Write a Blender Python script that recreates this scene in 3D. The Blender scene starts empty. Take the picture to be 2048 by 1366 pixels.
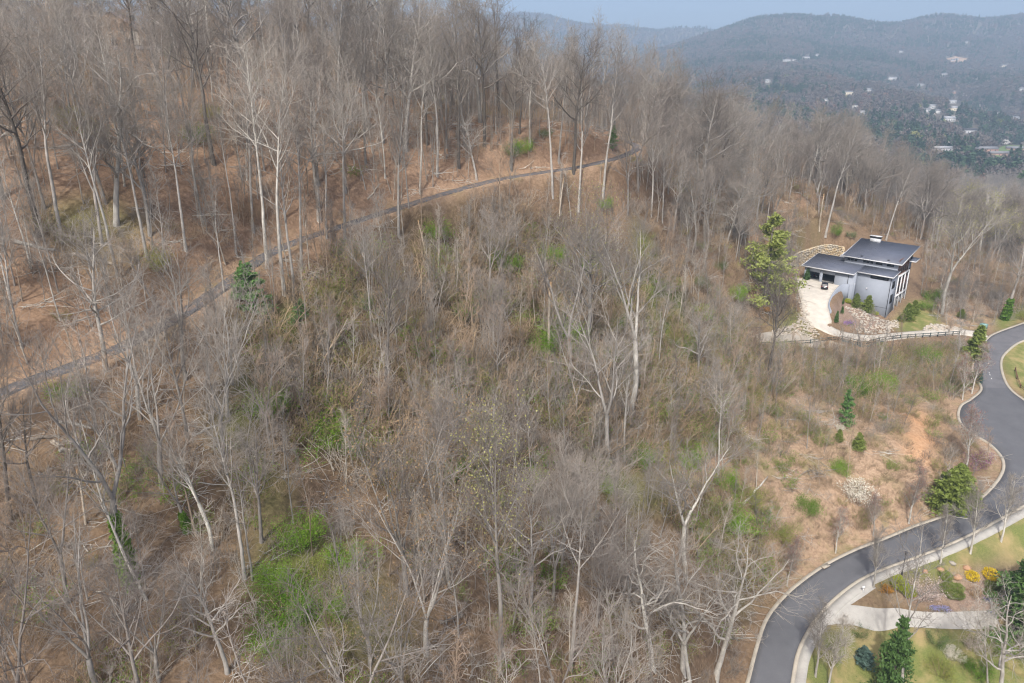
import bpy, bmesh, math, random
import numpy as np
from mathutils import Vector, Matrix, Euler
from mathutils.geometry import delaunay_2d_cdt

# ------------------------------------------------------------------ camera, sky, sun, exposure
SC = bpy.context.scene
CAM_Z = 70.0
PITCH = math.radians(17.5)
FPX, CX, CY = 1365.0, 1024.0, 600.0            # focal length and principal point in photo pixels (2048 wide)
cam_d = bpy.data.cameras.new('camera'); cam = bpy.data.objects.new('camera', cam_d)
SC.collection.objects.link(cam); SC.camera = cam
cam.location = (0, 0, CAM_Z); cam.rotation_euler = (math.pi/2 - PITCH, 0, 0)
cam_d.sensor_width = 36; cam_d.lens = FPX/2048*36; cam_d.shift_y = -(683-CY)/2048
cam_d.clip_start = 0.5; cam_d.clip_end = 12000
SUN_EL = math.radians(51); SUN_AZ = math.atan2(-0.30, -0.95)   # sun stands behind the camera, a little to the left
wd = bpy.data.worlds.new('World'); SC.world = wd; wd.use_nodes = True
wn = wd.node_tree.nodes; wn.clear()
wo = wn.new('ShaderNodeOutputWorld'); wb = wn.new('ShaderNodeBackground'); ws = wn.new('ShaderNodeTexSky')
ws.sky_type = 'NISHITA'; ws.sun_disc = False; ws.sun_elevation = SUN_EL; ws.sun_rotation = SUN_AZ
ws.altitude = 700; ws.air_density = 0.7; ws.dust_density = 8.0; ws.ozone_density = 1.0
wb.inputs['Strength'].default_value = 0.15
wd.node_tree.links.new(ws.outputs[0], wb.inputs[0]); wd.node_tree.links.new(wb.outputs[0], wo.inputs[0])
sun_d = bpy.data.lights.new('sun', 'SUN'); sun = bpy.data.objects.new('sun', sun_d); SC.collection.objects.link(sun)
sun_d.energy = 2.8; sun_d.angle = math.radians(2.0); sun_d.color = (1.0, 0.965, 0.915)
sv = Vector((math.sin(SUN_AZ)*math.cos(SUN_EL), math.cos(SUN_AZ)*math.cos(SUN_EL), math.sin(SUN_EL)))
sun.rotation_euler = sv.to_track_quat('Z', 'Y').to_euler(); sun.location = (0, 0, 400)
SC.view_settings.view_transform = 'Standard'; SC.view_settings.look = 'None'
SC.view_settings.exposure = 0.62; SC.view_settings.gamma = 1.0
SC.cycles.max_bounces = 5; SC.cycles.diffuse_bounces = 2; SC.cycles.glossy_bounces = 2
SC.cycles.transmission_bounces = 3; SC.cycles.volume_bounces = 0; SC.cycles.transparent_max_bounces = 6
SC.cycles.use_denoising = True; SC.cycles.denoiser = 'OPENIMAGEDENOISE'; SC.cycles.denoising_input_passes = 'RGB_ALBEDO_NORMAL'; SC.cycles.denoising_prefilter = 'ACCURATE'; SC.cycles.use_adaptive_sampling = False; SC.cycles.filter_width = 1.2; SC.cycles.sample_clamp_indirect = 3.0; SC.cycles.sample_clamp_direct = 6.0
C = SC.collection
rng = np.random.default_rng(7)

# ------------------------------------------------------------------ small helpers
sp, cp = math.sin(PITCH), math.cos(PITCH)
def ray(px, py):
    a, b = (px-CX)/FPX, (CY-py)/FPX
    return np.array([a, cp+b*sp, -sp+b*cp])             # per metre along the view axis
def atH(px, py, H):                                     # point on the pixel's ray H metres below the camera
    r = ray(px, py); k = -H/r[2]; return np.array([r[0]*k, r[1]*k, CAM_Z-H])
def atD(px, py, D):                                     # point on the pixel's ray, D metres along the view axis
    r = ray(px, py); return np.array([r[0]*D, r[1]*D, CAM_Z+r[2]*D])
def project(x, y, z):
    d = y*cp-(z-CAM_Z)*sp; u = y*sp+(z-CAM_Z)*cp
    d = np.where(d < 1e-3, 1e-3, d)
    return CX+FPX*x/d, CY-FPX*u/d, d
def inpoly(px, py, poly):
    px = np.asarray(px, float); py = np.asarray(py, float); c = np.zeros(px.shape, bool)
    n = len(poly)
    for i in range(n):
        x1, y1 = poly[i]; x2, y2 = poly[i-1]
        if y1 == y2: continue
        m = ((y1 > py) != (y2 > py)) & (px < (x2-x1)*(py-y1)/(y2-y1)+x1)
        c ^= m
    return c
def new_mesh(name, V, F, mats, smooth=False, attrs=None, mi=None):
    """V (n,3); F list of index arrays (m,3) or (m,4)"""
    me = bpy.data.meshes.new(name)
    F = [np.asarray(f, np.int32) for f in (F if isinstance(F, list) else [F]) if len(f)]
    V = np.asarray(V, np.float32)
    me.vertices.add(len(V)); me.vertices.foreach_set('co', V.ravel())
    loops = np.concatenate([f.ravel() for f in F]); tot = np.concatenate([np.full(len(f), f.shape[1], np.int32) for f in F])
    me.loops.add(len(loops)); me.loops.foreach_set('vertex_index', loops)
    me.polygons.add(len(tot)); st = np.zeros(len(tot), np.int32); st[1:] = np.cumsum(tot)[:-1]
    me.polygons.foreach_set('loop_start', st); me.polygons.foreach_set('loop_total', tot)
    if smooth: me.polygons.foreach_set('use_smooth', np.ones(len(tot), bool))
    for m in (mats if isinstance(mats, (list, tuple)) else [mats]): me.materials.append(m)
    if mi is not None: me.polygons.foreach_set('material_index', np.asarray(mi, np.int32))
    for k, a in (attrs or {}).items():
        at = me.attributes.new(k, 'FLOAT', 'POINT'); at.data.foreach_set('value', np.asarray(a, np.float32))
    me.update(calc_edges=True); me.validate()
    return me
def link(name, me, parent=None, loc=None, rot=None, scale=None):
    o = bpy.data.objects.new(name, me); C.objects.link(o)
    if parent is not None: o.parent = parent
    if loc is not None: o.location = [float(v) for v in loc]
    if rot is not None: o.rotation_euler = rot
    if scale is not None: o.scale = scale if hasattr(scale, '__len__') else (scale,)*3
    return o
def tag(o, label=None, cat=None, group=None, kind=None):
    if label: o['label'] = label
    if cat: o['category'] = cat
    if group: o['group'] = group
    if kind: o['kind'] = kind
    return o
def thing(name, label, cat, loc=(0, 0, 0), rz=0, group=None):
    return tag(link(name, None, None, loc, (0, 0, rz)), label, cat, group)
class MB:
    """collects simple solids into one mesh"""
    def __init__(s): s.V = []; s.Q = []; s.T = []; s.n = 0
    def add(s, V, Q=(), T=()):
        V = np.asarray(V, float); s.V.append(V)
        if len(Q): s.Q.append(np.asarray(Q)+s.n)
        if len(T): s.T.append(np.asarray(T)+s.n)
        s.n += len(V); return s
    def box(s, x0, x1, y0, y1, z0, z1):
        V = [(x, y, z) for z in (z0, z1) for y in (y0, y1) for x in (x0, x1)]
        return s.add(V, [(0, 2, 3, 1), (4, 5, 7, 6), (0, 1, 5, 4), (2, 6, 7, 3), (0, 4, 6, 2), (1, 3, 7, 5)])
    def prism_x(s, x0, x1, poly):                        # poly of (y,z), convex
        n = len(poly); V = [(x0, y, z) for y, z in poly]+[(x1, y, z) for y, z in poly]
        Q = [(i, (i+1) % n, n+(i+1) % n, n+i) for i in range(n)]
        T = [(0, i+1, i) for i in range(1, n-1)]+[(n, n+i, n+i+1) for i in range(1, n-1)]
        return s.add(V, Q, T)
    def bar(s, a, b, w, h=None, up=(0, 0, 1)):           # rectangular bar from a to b
        a = np.asarray(a, float); b = np.asarray(b, float); h = h or w
        d = b-a; d /= max(np.linalg.norm(d), 1e-9); u = np.asarray(up, float)
        if abs(d@u) > .98: u = np.array([1., 0, 0])
        x = np.cross(d, u); x /= np.linalg.norm(x); u = np.cross(x, d)
        V = [p+sx*x*w/2+su*u*h/2 for p in (a, b) for sx, su in ((-1, -1), (1, -1), (1, 1), (-1, 1))]
        return s.add(V, [(0, 3, 2, 1), (4, 5, 6, 7), (0, 1, 5, 4), (1, 2, 6, 5), (2, 3, 7, 6), (3, 0, 4, 7)])
    def tube(s, pts, rad, n=8, cap=True):
        P = np.asarray(pts, float)[None]; R = np.asarray(rad, float)[None] if hasattr(rad, '__len__') else np.full((1, len(pts)), float(rad))
        V, Q = tubes(P, R, n); s.add(V, Q)
        if cap:
            k = s.n; 
            a = k-len(V); L = len(pts)
            s.T.append(np.array([(a, a+i+1, a+i) for i in range(1, n-1)]+[(a+(L-1)*n, a+(L-1)*n+i, a+(L-1)*n+i+1) for i in range(1, n-1)]))
        return s
    def lathe(s, prof, n=12, c=(0, 0, 0)):               # prof (r,z)
        a = np.arange(n)*2*math.pi/n
        V = [(c[0]+r*math.cos(t), c[1]+r*math.sin(t), c[2]+z) for r, z in prof for t in a]
        Q = [(i*n+j, i*n+(j+1) % n, (i+1)*n+(j+1) % n, (i+1)*n+j) for i in range(len(prof)-1) for j in range(n)]
        return s.add(V, Q)
    def mesh(s, name, mat, smooth=False, attrs=None):
        F = []
        if s.Q: F.append(np.concatenate(s.Q))
        if s.T: F.append(np.concatenate(s.T))
        return new_mesh(name, np.concatenate(s.V), F, mat, smooth, attrs)
    def build(s, name, mat, parent=None, smooth=False, **k): return link(name, s.mesh(name, mat, smooth), parent, **k)
def nrm(v): return v/np.maximum(np.linalg.norm(v, axis=-1, keepdims=True), 1e-9)
def tubes(P, R, n):
    """P (B,N,3), R (B,N) -> verts, quads of B tubes with n sides"""
    B, N, _ = P.shape
    T = np.empty_like(P); T[:, 1:-1] = P[:, 2:]-P[:, :-2]; T[:, 0] = P[:, 1]-P[:, 0]; T[:, -1] = P[:, -1]-P[:, -2]
    T = nrm(T); m = nrm(P[:, -1]-P[:, 0])
    ref = np.where(np.abs(m[:, 2:3]) > .8, np.array([[1., 0.2, 0]]), np.array([[0, 0, 1.]]))
    X = nrm(np.cross(T, ref[:, None, :])); Y = np.cross(T, X)
    a = np.arange(n)*2*math.pi/n
    V = P[:, :, None]+R[:, :, None, None]*(X[:, :, None]*np.cos(a)[:, None]+Y[:, :, None]*np.sin(a)[:, None])
    base = (np.arange(B)*N*n)[:, None, None]; i = (np.arange(N-1)*n)[None, :, None]; j = np.arange(n)[None, None, :]; jn = (j+1) % n
    Q = np.stack([base+i+j, base+i+jn, base+i+n+jn, base+i+n+j], -1).reshape(-1, 4)
    return V.reshape(-1, 3), Q
def noise2(x, y, seed=0, oct=4):
    """cheap smooth value noise, about -1..1"""
    out = 0; amp = 1; tot = 0
    for o in range(oct):
        xi = np.floor(x).astype(np.int64); yi = np.floor(y).astype(np.int64); fx = x-xi; fy = y-yi
        fx = fx*fx*(3-2*fx); fy = fy*fy*(3-2*fy)
        def h(a, b):
            n = (a*374761393+b*668265263+(seed+o)*974711) & 0x7fffffff
            n = ((n ^ (n >> 13))*1274126177) & 0x7fffffff
            return ((n ^ (n >> 16)) & 0xffff)/32767.5-1
        out = out+amp*((h(xi, yi)*(1-fx)+h(xi+1, yi)*fx)*(1-fy)+(h(xi, yi+1)*(1-fx)+h(xi+1, yi+1)*fx)*fy)
        tot += amp; amp *= .5; x = x*2.03+17.1; y = y*2.03+5.7
    return out/tot

# ------------------------------------------------------------------ materials
MATS = {}
class NT:
    def __init__(s, name, rough=.9, spec=.2):
        s.m = bpy.data.materials.new(name); s.m.use_nodes = True; s.t = s.m.node_tree; s.n = s.t.nodes
        s.b = s.n['Principled BSDF']; s.b.inputs['Roughness'].default_value = rough
        s.b.inputs['Specular IOR Level'].default_value = spec; MATS[name] = s.m
    def new(s, t, **k):
        n = s.n.new('ShaderNode'+t)
        for a, v in k.items(): setattr(n, a, v)
        return n
    def lk(s, a, b): s.t.links.new(a, b)
    def set(s, sock, v):
        if hasattr(v, 'is_linked') or hasattr(v, 'links'): s.lk(v, sock)
        else: sock.default_value = v if not (isinstance(v, tuple) and len(v) == 3 and sock.type == 'RGBA') else (*v, 1)
    def pos(s): return s.new('NewGeometry').outputs['Position']
    def obj(s): return s.new('TexCoord').outputs['Object']
    def noise(s, vec, scale, detail=4, rough=.6, dist=0):
        n = s.new('TexNoise'); n.inputs['Scale'].default_value = scale; n.inputs['Detail'].default_value = detail
        n.inputs['Roughness'].default_value = rough; n.inputs['Distortion'].default_value = dist; s.lk(vec, n.inputs['Vector']); return n.outputs['Fac']
    def ramp(s, f, stops):
        r = s.new('ValToRGB'); e = r.color_ramp.elements
        while len(e) < len(stops): e.new(.5)
        for q, (p, c) in zip(e, stops): q.position = p; q.color = (*c, 1) if len(c) == 3 else c
        s.lk(f, r.inputs[0]); return r.outputs[0]
    def mix(s, f, a, b, mode='MIX'):
        m = s.new('Mix', data_type='RGBA', blend_type=mode); s.set(m.inputs[0], f); s.set(m.inputs[6], a); s.set(m.inputs[7], b); return m.outputs[2]
    def math(s, op, a, b=0, clamp=False):
        m = s.new('Math', operation=op, use_clamp=clamp); s.set(m.inputs[0], a); s.set(m.inputs[1], b); return m.outputs[0]
    def attr(s, name): return s.new('Attribute', attribute_name=name).outputs['Fac']
    def rand(s): return s.new('ObjectInfo').outputs['Random']
    def color(s, c): s.set(s.b.inputs['Base Color'], c); return s
    def bump(s, h, strength=.5, dist=.05):
        b = s.new('Bump'); b.inputs['Strength'].default_value = strength; b.inputs['Distance'].default_value = dist
        s.lk(h, b.inputs['Height']); s.lk(b.outputs[0], s.b.inputs['Normal']); return s
def simple(name, c, rough=.8, spec=.3, var=.25, scale=3.0, bump=0, metal=0):
    n = NT(name, rough, spec); f = n.noise(n.obj(), scale, 5, .65)
    lo = tuple(v*(1-var) for v in c); hi = tuple(min(1, v*(1+var)) for v in c)
    n.color(n.ramp(f, [(.3, lo), (.7, hi)])); n.b.inputs['Metallic'].default_value = metal
    if bump: n.bump(f, bump, .03)
    return n.m
def bark(name, trunk, twig, light=.35):
    n = NT(name, .9, .15); o = n.obj()
    mp = n.new('Mapping'); mp.inputs['Scale'].default_value = (1, 1, .25); n.lk(o, mp.inputs[0])
    f = n.noise(mp.outputs[0], 5.0, 5, .7); g = n.noise(o, .55, 3, .6)
    t = n.ramp(f, [(.3, tuple(v*.62 for v in trunk)), (.62, trunk), (.8, tuple(min(.8, v*1.3) for v in trunk))])
    t = n.mix(n.math('MULTIPLY', n.math('SUBTRACT', g, .42, True), light*4, True), t, tuple(min(.7, v*1.55) for v in trunk))
    c = n.mix(n.attr('tw'), t, twig)
    r = n.rand()
    c = n.mix(.8, c, n.mix(r, (.55, .53, .52), (1.30, 1.28, 1.24)), 'MULTIPLY')
    n.color(c).bump(f, .5, .04); return n.m
def leafmat(name, c1, c2, trans=.25, rnd=.35):
    n = NT(name, .6, .3); r = n.rand(); f = n.noise(n.pos(), 1.3, 2, .5)
    c = n.mix(n.math('ADD', n.math('MULTIPLY', r, .5), n.math('MULTIPLY', n.math('SUBTRACT', f, .25), .9), True), c1, c2)
    n.color(c)
    tr = n.new('BsdfTranslucent'); n.lk(c, tr.inputs[0]) if not isinstance(c, tuple) else None
    ms = n.new('MixShader'); ms.inputs[0].default_value = trans
    out = n.n['Material Output']; n.lk(n.b.outputs[0], ms.inputs[1]); n.lk(tr.outputs[0], ms.inputs[2]); n.lk(ms.outputs[0], out.inputs[0])
    return n.m
M_GREY = bark('bark_grey', (.38, .367, .34), (.285, .262, .232))
M_PALE = bark('bark_pale', (.47, .455, .415), (.33, .305, .27), .5)
M_DARK = bark('bark_dark', (.15, .138, .122), (.20, .18, .16), .2)
M_TAN = bark('bark_tan', (.36, .29, .22), (.37, .28, .21), .2)
M_MAUVE = bark('bark_mauve', (.33, .31, .285), (.272, .245, .218), .2)
M_STEM_TAN = bark('stem_tan', (.44, .345, .24), (.38, .285, .185), .2)
M_STEM_MAUVE = bark('stem_mauve', (.35, .315, .275), (.30, .265, .23), .2)
M_STEM_GREY = bark('stem_grey', (.42, .39, .34), (.30, .27, .23), .2)
M_SNAG = bark('bark_snag', (.42, .37, .30), (.46, .31, .17), .4)
M_BUD = leafmat('bud_yellow_green', (0.3, 0.31, 0.11), (0.44, 0.43, 0.16), .3)
M_BUDRED = leafmat('bud_red', (.26, .11, .09), (.34, .15, .12), .3)
M_BUDTAN = leafmat('bud_tan', (.30, .20, .11), (.36, .25, .13), .3)
M_LEAF = leafmat('leaf_spring_green', (0.08, 0.19, 0.014), (0.27, 0.45, 0.04), .35)
M_LEAF2 = leafmat('leaf_olive', (0.15, 0.19, 0.035), (0.31, 0.33, 0.07), .3)
M_LEAFD = leafmat('leaf_dark_green', (0.055, 0.115, 0.03), (0.1, 0.18, 0.045), .15)
M_IVY = leafmat('leaf_ivy', (0.08, 0.18, 0.02), (0.2, 0.32, 0.04), .2)
M_PINE = leafmat('needle_pine', (0.1, 0.21, 0.06), (0.19, 0.33, 0.1), .25)
M_PINEY = leafmat('needle_yellow_pine', (0.27, 0.32, 0.085), (0.4, 0.42, 0.13), .3)
M_CYP = leafmat('needle_cypress', (0.14, 0.19, 0.04), (0.22, 0.27, 0.06), .2)
M_BLUE = leafmat('needle_blue', (.06, .11, .09), (.10, .16, .13), .2)
M_WHITEFL = leafmat('petal_white', (.66, .62, .50), (.80, .76, .66), .3)
M_PINKFL = leafmat('petal_pale_pink', (.52, .42, .38), (.66, .55, .50), .3)
M_MAGFL = leafmat('petal_magenta', (.22, .07, .17), (.32, .12, .25), .3)
M_YELFL = leafmat('petal_yellow', (.68, .50, .02), (.80, .62, .03), .3)
M_LIME = leafmat('leaf_lime', (.30, .36, .03), (.42, .46, .05), .35)
M_ORANGE = leafmat('leaf_orange', (.48, .23, .04), (.58, .32, .06), .3)
M_BLUEFL = leafmat('petal_blue', (.32, .32, .60), (.48, .47, .70), .3)
M_PURPFL = leafmat('petal_purple', (.26, .14, .42), (.36, .22, .52), .3)
M_ASPH = None
# ------------------------------------------------------------------ terrain
# control points: pixel of a visible ground spot and its drop below the camera (from tree, house and road sizes)
ROADPAIR = [  # left kerb pixel, right kerb pixel, drop
 ((1455,1520),(1560,1520),82.5), ((1480,1430),(1568,1430),81.3), ((1499,1366),(1581,1366),80.2),((1513,1310),(1592,1308),79.4),((1532,1249),(1613,1262),78.7),((1556,1212),(1640,1224),78.2),((1594,1174),(1672,1192),77.6),
 ((1651,1133),(1717,1159),76.9),((1712,1102),(1770,1135),76.2),((1769,1080),(1831,1113),75.4),((1835,1053),(1893,1089),74.5),((1905,1029),(1963,1056),73.6),
 ((1954,1005),(2007,1032),72.9),((1989,974),(2070,996),72.2),((2009,942),(2112,960),71.6),((2006,915),(2128,925),71.1),((1980,887),(2130,890),70.6),((1949,869),(2120,862),70.2),
 ((1927,851),(2100,838),69.9),((1919,832),(2080,820),69.6),((1925,812),(2060,809),69.4),((1945,799),(2040,796),69.2),((1965,779),(2020,780),69.0),((1955,757),(2007,760),68.8),
 ((1947,738),(2000,733),68.6),((1952,716),(2003,714),68.4),((1961,697),(2014,701),68.2),((1973,682),(2030,688),68.0),((1991,668),(2048,680),67.8),((2048,647),(2095,662),67.2),((2120,622),(2160,640),66.5)]
DRIVE = [((1637,577),58.6,5.4),((1629,592),59.3,4.2),((1630,610),60.5,3.6),((1636,634),62.2,3.4),((1650,654),63.9,3.2),((1690,670),65.4,3.0),((1745,676),66.2,2.4),((1800,671),66.7,2.2),((1860,666),67.2,2.2),((1920,664),67.6,2.4),((1975,672),68.0,3.4)]
PATH = [((-130,850),29.0),((-40,806),28.6),((50,765),28.0),((150,730),27.7),((250,690),27.3),((350,636),26.3),((450,570),25.0),((530,512),23.7),((600,480),22.7),((720,440),21.2),((830,405),20.0),((920,378),18.8),((1000,358),18.0),((1080,345),17.4),((1150,335),17.0),((1210,322),16.2),((1250,310),15.6),((1272,298),15.0),((1268,288),14.7),((1245,282),14.4),((1215,277),14.2)]
PTS = [(p[0], p[1], h) for p, h in PATH[1:-1]]+[(p[0], p[1], h+.3) for p, h, w in DRIVE]
PTS += [((a[0]+b[0])/2, (a[1]+b[1])/2, h+.2) for a, b, h in ROADPAIR]
PTS += [(1900,1170,77.3),(2030,1190,78.5),(1800,1230,79.5),(1990,1245,80),(1800,1320,84),(2020,1340,86),(1700,1310,82.5),(2046,730,69.6),(2100,760,70),
 (1440,1320,74),(1300,1320,63),(1200,1320,57),(1000,1310,50),(800,1310,46.5),(600,1310,44),(400,1310,42),(100,1310,40),(1000,1500,52),(500,1500,45),(0,1500,42),(1350,1480,70),
 (1520,1130,70.5),(1400,1100,64),(1200,1100,55.5),(1000,1100,49),(700,1100,43),(400,1100,39),(50,1100,36.5),
 (1800,1010,71.5),(1830,880,66.3),(1760,880,65.5),(1650,930,67.5),(1550,1000,68),(1450,900,60.5),(1250,930,52.5),(1000,900,46),(700,900,40),(400,900,35),(50,900,31.5),
 (1880,780,66.8),(1750,790,65.5),(1600,780,64.5),(1500,720,61),(1350,720,53.5),(1165,700,44.5),(900,700,38),(650,700,32.5),(400,700,28.9),(60,700,26.2),
 (1480,560,50),(1350,520,41),(1150,500,34),(900,500,29),(650,540,25.5),(400,500,20.5),(100,520,19.5),(1560,700,66.8),(1480,690,64.5),(1540,610,58),(1570,640,62.3),
 (900,320,14.5),(600,300,10.5),(300,300,9),(50,300,8.2),(600,180,1.0),(850,210,4.5),(950,230,7.5),(1100,258,11.2),(1340,330,21.5),(1400,375,28.5),(1500,430,38),(1600,470,47.5),(1650,467,47),(1735,716,69.3),(1700,702,68),(1778,702,68.3),
 (1900,560,64),(2040,575,66),(1885,627,67),(1840,610,66),(1770,640,66.9),(1720,625,64.2),(1700,650,65.2),(1690,600,62.8),(1676,618,62.9),(1705,600,62.6)]
CT = [atH(*p) for p in PTS]
CT += [atD(280,106,152), atD(0,104,140), atD(430,112,158), atD(600,122,166), atD(760,165,172), atD(140,150,133), atD(-200,150,118), atD(-200,520,70)]
CT += [atD(1330,300,205), atD(1400,325,226), atD(1500,335,248), atD(1600,352,262), atD(1700,380,272), atD(1800,435,282), atD(1900,490,292), atD(2048,520,300)]
# behind the ridge and down into the valley, then up to the far mountains
CT += [np.array(p, float) for p in [(-130,260,62),(-60,270,58),(0,270,44),(40,270,32),(60,325,14),(125,350,4),(200,370,-10),(270,380,-20),(150,600,-36),(0,600,-30),(300,600,-40),(450,600,-45),(500,900,-46),(250,900,-42),(-130,420,0),(0,420,-8),(120,420,-12),(240,420,-24),(300,250,-4),(320,150,-6),(300,60,-14),(150,30,-16),(60,20,0),(0,10,24),(-80,10,40),(-120,60,50),(-150,120,62),
  (-300,200,80),(-300,500,0),(-300,0,60),(0,-200,10),(300,-200,-20),(-300,-250,60)]]
def far(px, py, D, dz=0): q = atD(px, py, D); q[2] += dz; CT.append(q)
for px, py, D in [(1990,305,1150),(2040,300,1200),(1885,300,1100),(1930,268,1350),(1860,235,1600),(1990,235,1700),(1700,225,1500),(1600,230,1300),(1500,240,1300),(1900,200,1900),(2040,185,1900),(1700,185,1900),(1560,190,1800),
  (1780,160,2200),(1580,130,2300),(1900,125,2500),(2040,130,2500),(1440,160,2100),(1700,100,2750),(1850,75,2900),(2048,80,2850),(1530,80,2700),(1400,110,2700),
  (1450,66,3050),(1490,48,3150),(1520,36,3200),(1570,34,3200),(1615,31,3250),(1634,46,3300),(1647,31,3350),(1680,36,3350),(1720,48,3350),(1770,60,3350),(1800,52,3320),(1850,35,3300),(1890,31,3300),(1930,40,3300),(1960,50,3300),(2000,39,3250),(2048,31,3250),(2250,36,3250),(1660,70,3000),(1720,85,2950),(1800,88,2900),(1860,70,3000),(1960,80,2950),(1560,75,2950),(1620,62,3050),(2250,140,2300),(2300,280,1300),
  (1420,58,4400),(1400,56,4400),(1340,56,4500),(1320,65,4500),(1290,61,4500),(1250,53,4500),(1200,54,4550),(1160,52,4500),(1120,41,4450),(1085,31,4400),(1040,29,4300),(950,40,4200),(800,45,4100),(1300,120,3600),(1200,130,3400),(1100,130,3200),(950,140,3000),(600,120,3000),(300,70,4000),(0,70,3800),(-300,60,3800),(1300,190,2000),(1000,200,1900),(500,180,1800),(0,160,1800),(1300,250,1000),(900,240,1000),(300,200,1000)]:
    far(px, py, D)
for px, py, D in [(1480,130,3900),(1560,130,4000),(1660,130,4000),(1770,130,4000),(1880,130,4000),(1960,130,4000),(2048,130,4000),(2250,130,4000),(1100,110,6200),(300,110,6000),(1800,140,6000),(2300,120,5200),(-600,90,5000)]: far(px, py, D)
CT = np.array(CT)
SCL = 100.0
def _phi(a, b): return np.sqrt(((a[:, None]-b[None])**2).sum(-1)+1e-6)
_A = CT[:, :2]/SCL; _n = len(_A)
_K = np.zeros((_n+3, _n+3)); _K[:_n, :_n] = _phi(_A, _A)+np.diag(-np.full(_n, .004)); _K[:_n, _n] = 1; _K[:_n, _n+1:] = _A; _K[_n, :_n] = 1; _K[_n+1:, :_n] = _A.T
_w = np.linalg.solve(_K, np.concatenate([CT[:, 2], np.zeros(3)]))
def base_z(x, y):
    q = np.stack([x, y], -1).reshape(-1, 2)/SCL; out = np.empty(len(q))
    for i in range(0, len(q), 20000):
        s = q[i:i+20000]; out[i:i+20000] = _phi(s, _A)@_w[:_n]+_w[_n]+s@_w[_n+1:]
    return out.reshape(np.shape(x))
def graded(lo, hi, step, far_lo, far_hi, g=1.055, mx=70):
    c = list(np.arange(lo, hi+1e-6, step)); s = step
    while c[-1] < far_hi: s = min(s*g, mx); c.append(c[-1]+s)
    s = step
    while c[0] > far_lo: s = min(s*g, mx); c.insert(0, c[0]-s)
    return np.array(c)
GX = graded(-95, 172, 1.4, -4200, 5200); GY = graded(34, 268, 1.4, -420, 5600)
XX, YY = np.meshgrid(GX, GY, indexing='ij')
ZZ = base_z(XX, YY)
dist0 = np.hypot(XX, YY)
ZZ += .55*noise2(XX/14, YY/14, 3, 3)*np.clip((260-dist0)/120, .25, 1)
fd = np.clip((dist0-500)/1500, 0, 1)
_rg = 1-2*np.abs(noise2(XX/380+YY/1500, YY/900, 11, 4)); ZZ += fd*(46*_rg+14*noise2(XX/160, YY/160, 12, 3))*np.clip((2950-dist0)/900, .06, 1)
def catmull(P, n):
    P = np.asarray(P, float); Q = np.vstack([2*P[0]-P[1], P, 2*P[-1]-P[-2]]); out = []
    for i in range(len(P)-1):
        p0, p1, p2, p3 = Q[i:i+4]
        for t in np.linspace(0, 1, n, endpoint=False):
            out.append(.5*((2*p1)+(-p0+p2)*t+(2*p0-5*p1+4*p2-p3)*t*t+(-p0+3*p1-3*p2+p3)*t**3))
    out.append(P[-1]); return np.array(out)
ROAD_L = catmull([atH(*a, h) for a, b, h in ROADPAIR], 6); ROAD_R = catmull([atH(*b, h) for a, b, h in ROADPAIR], 6)
PATH_C = catmull([atH(*p, h) for p, h in PATH], 7)
_dr = catmull([np.array([96.0, 206.6, 11.42, 6.6])]+[np.append(atH(*p, h), w) for p, h, w in DRIVE[1:]], 6); DRIVE_C, DRIVE_W = _dr[:, :3], _dr[:, 3]
def side(Pc, hw):
    t = np.gradient(Pc[:, :2], axis=0); t = nrm(t); nn = np.stack([-t[:, 1], t[:, 0]], -1)
    hw = np.broadcast_to(hw, (len(Pc),))[:, None]
    L = Pc.copy(); R = Pc.copy(); L[:, :2] += nn*hw; R[:, :2] -= nn*hw; return L, R
PATH_L, PATH_R = side(PATH_C, 1.08); DRIVE_L, DRIVE_R = side(DRIVE_C, DRIVE_W)
def carve(L, R, margin, blend, sink):
    """blend the ground to a ruled strip and sink it under the strip"""
    global ZZ
    Cc = (L+R)/2; hw = np.linalg.norm((L-R)[:, :2], axis=1)/2
    lo = np.minimum(L, R).min(0)[:2]-blend-6; hi = np.maximum(L, R).max(0)[:2]+blend+6
    ix = np.where((GX > lo[0]) & (GX < hi[0]))[0]; iy = np.where((GY > lo[1]) & (GY < hi[1]))[0]
    sx = slice(ix[0], ix[-1]+1); sy = slice(iy[0], iy[-1]+1)
    q = np.stack([XX[sx, sy], YY[sx, sy]], -1).reshape(-1, 2)
    # denser samples across the strip
    best = np.full(len(q), 1e9); bz = np.zeros(len(q))
    for f in np.linspace(0, 1, 9):
        S = L*(1-f)+R*f
        for i in range(0, len(q), 4000):
            d = np.hypot(q[i:i+4000, None, 0]-S[None, :, 0], q[i:i+4000, None, 1]-S[None, :, 1]); k = d.argmin(1); dm = d[np.arange(len(k)), k]
            m = dm < best[i:i+4000]; best[i:i+4000][m] = dm[m]; bz[i:i+4000][m] = S[k[m], 2]
    z = ZZ[sx, sy].reshape(-1)
    w = 1-np.clip((best-margin)/blend, 0, 1); w = w*w*(3-2*w)
    z = z*(1-w)+(bz-sink)*w
    ZZ[sx, sy] = z.reshape(ZZ[sx, sy].shape)
carve(ROAD_L, ROAD_R, 1.6, 5.0, .14); carve(PATH_L, PATH_R, 1.3, 2.5, .14); carve(DRIVE_L, DRIVE_R, 1.2, 1.6, .14)
HO = np.array([111.8, 193.3, 3.0]); HR = math.atan2(-.694, .72)            # corner of the grey house and its heading
def hw(x, y, z=0): c_, s_ = math.cos(HR), math.sin(HR); return np.array([HO[0]+x*c_-y*s_, HO[1]+x*s_+y*c_, HO[2]+z])
sw_top = catmull([atD(1690,493,231), atD(1655,488,235), atD(1617,497,232), atD(1590,508,226), atD(1579,527,218), atD(1578,548,211), atD(1583,568,206)], 8)
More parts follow.
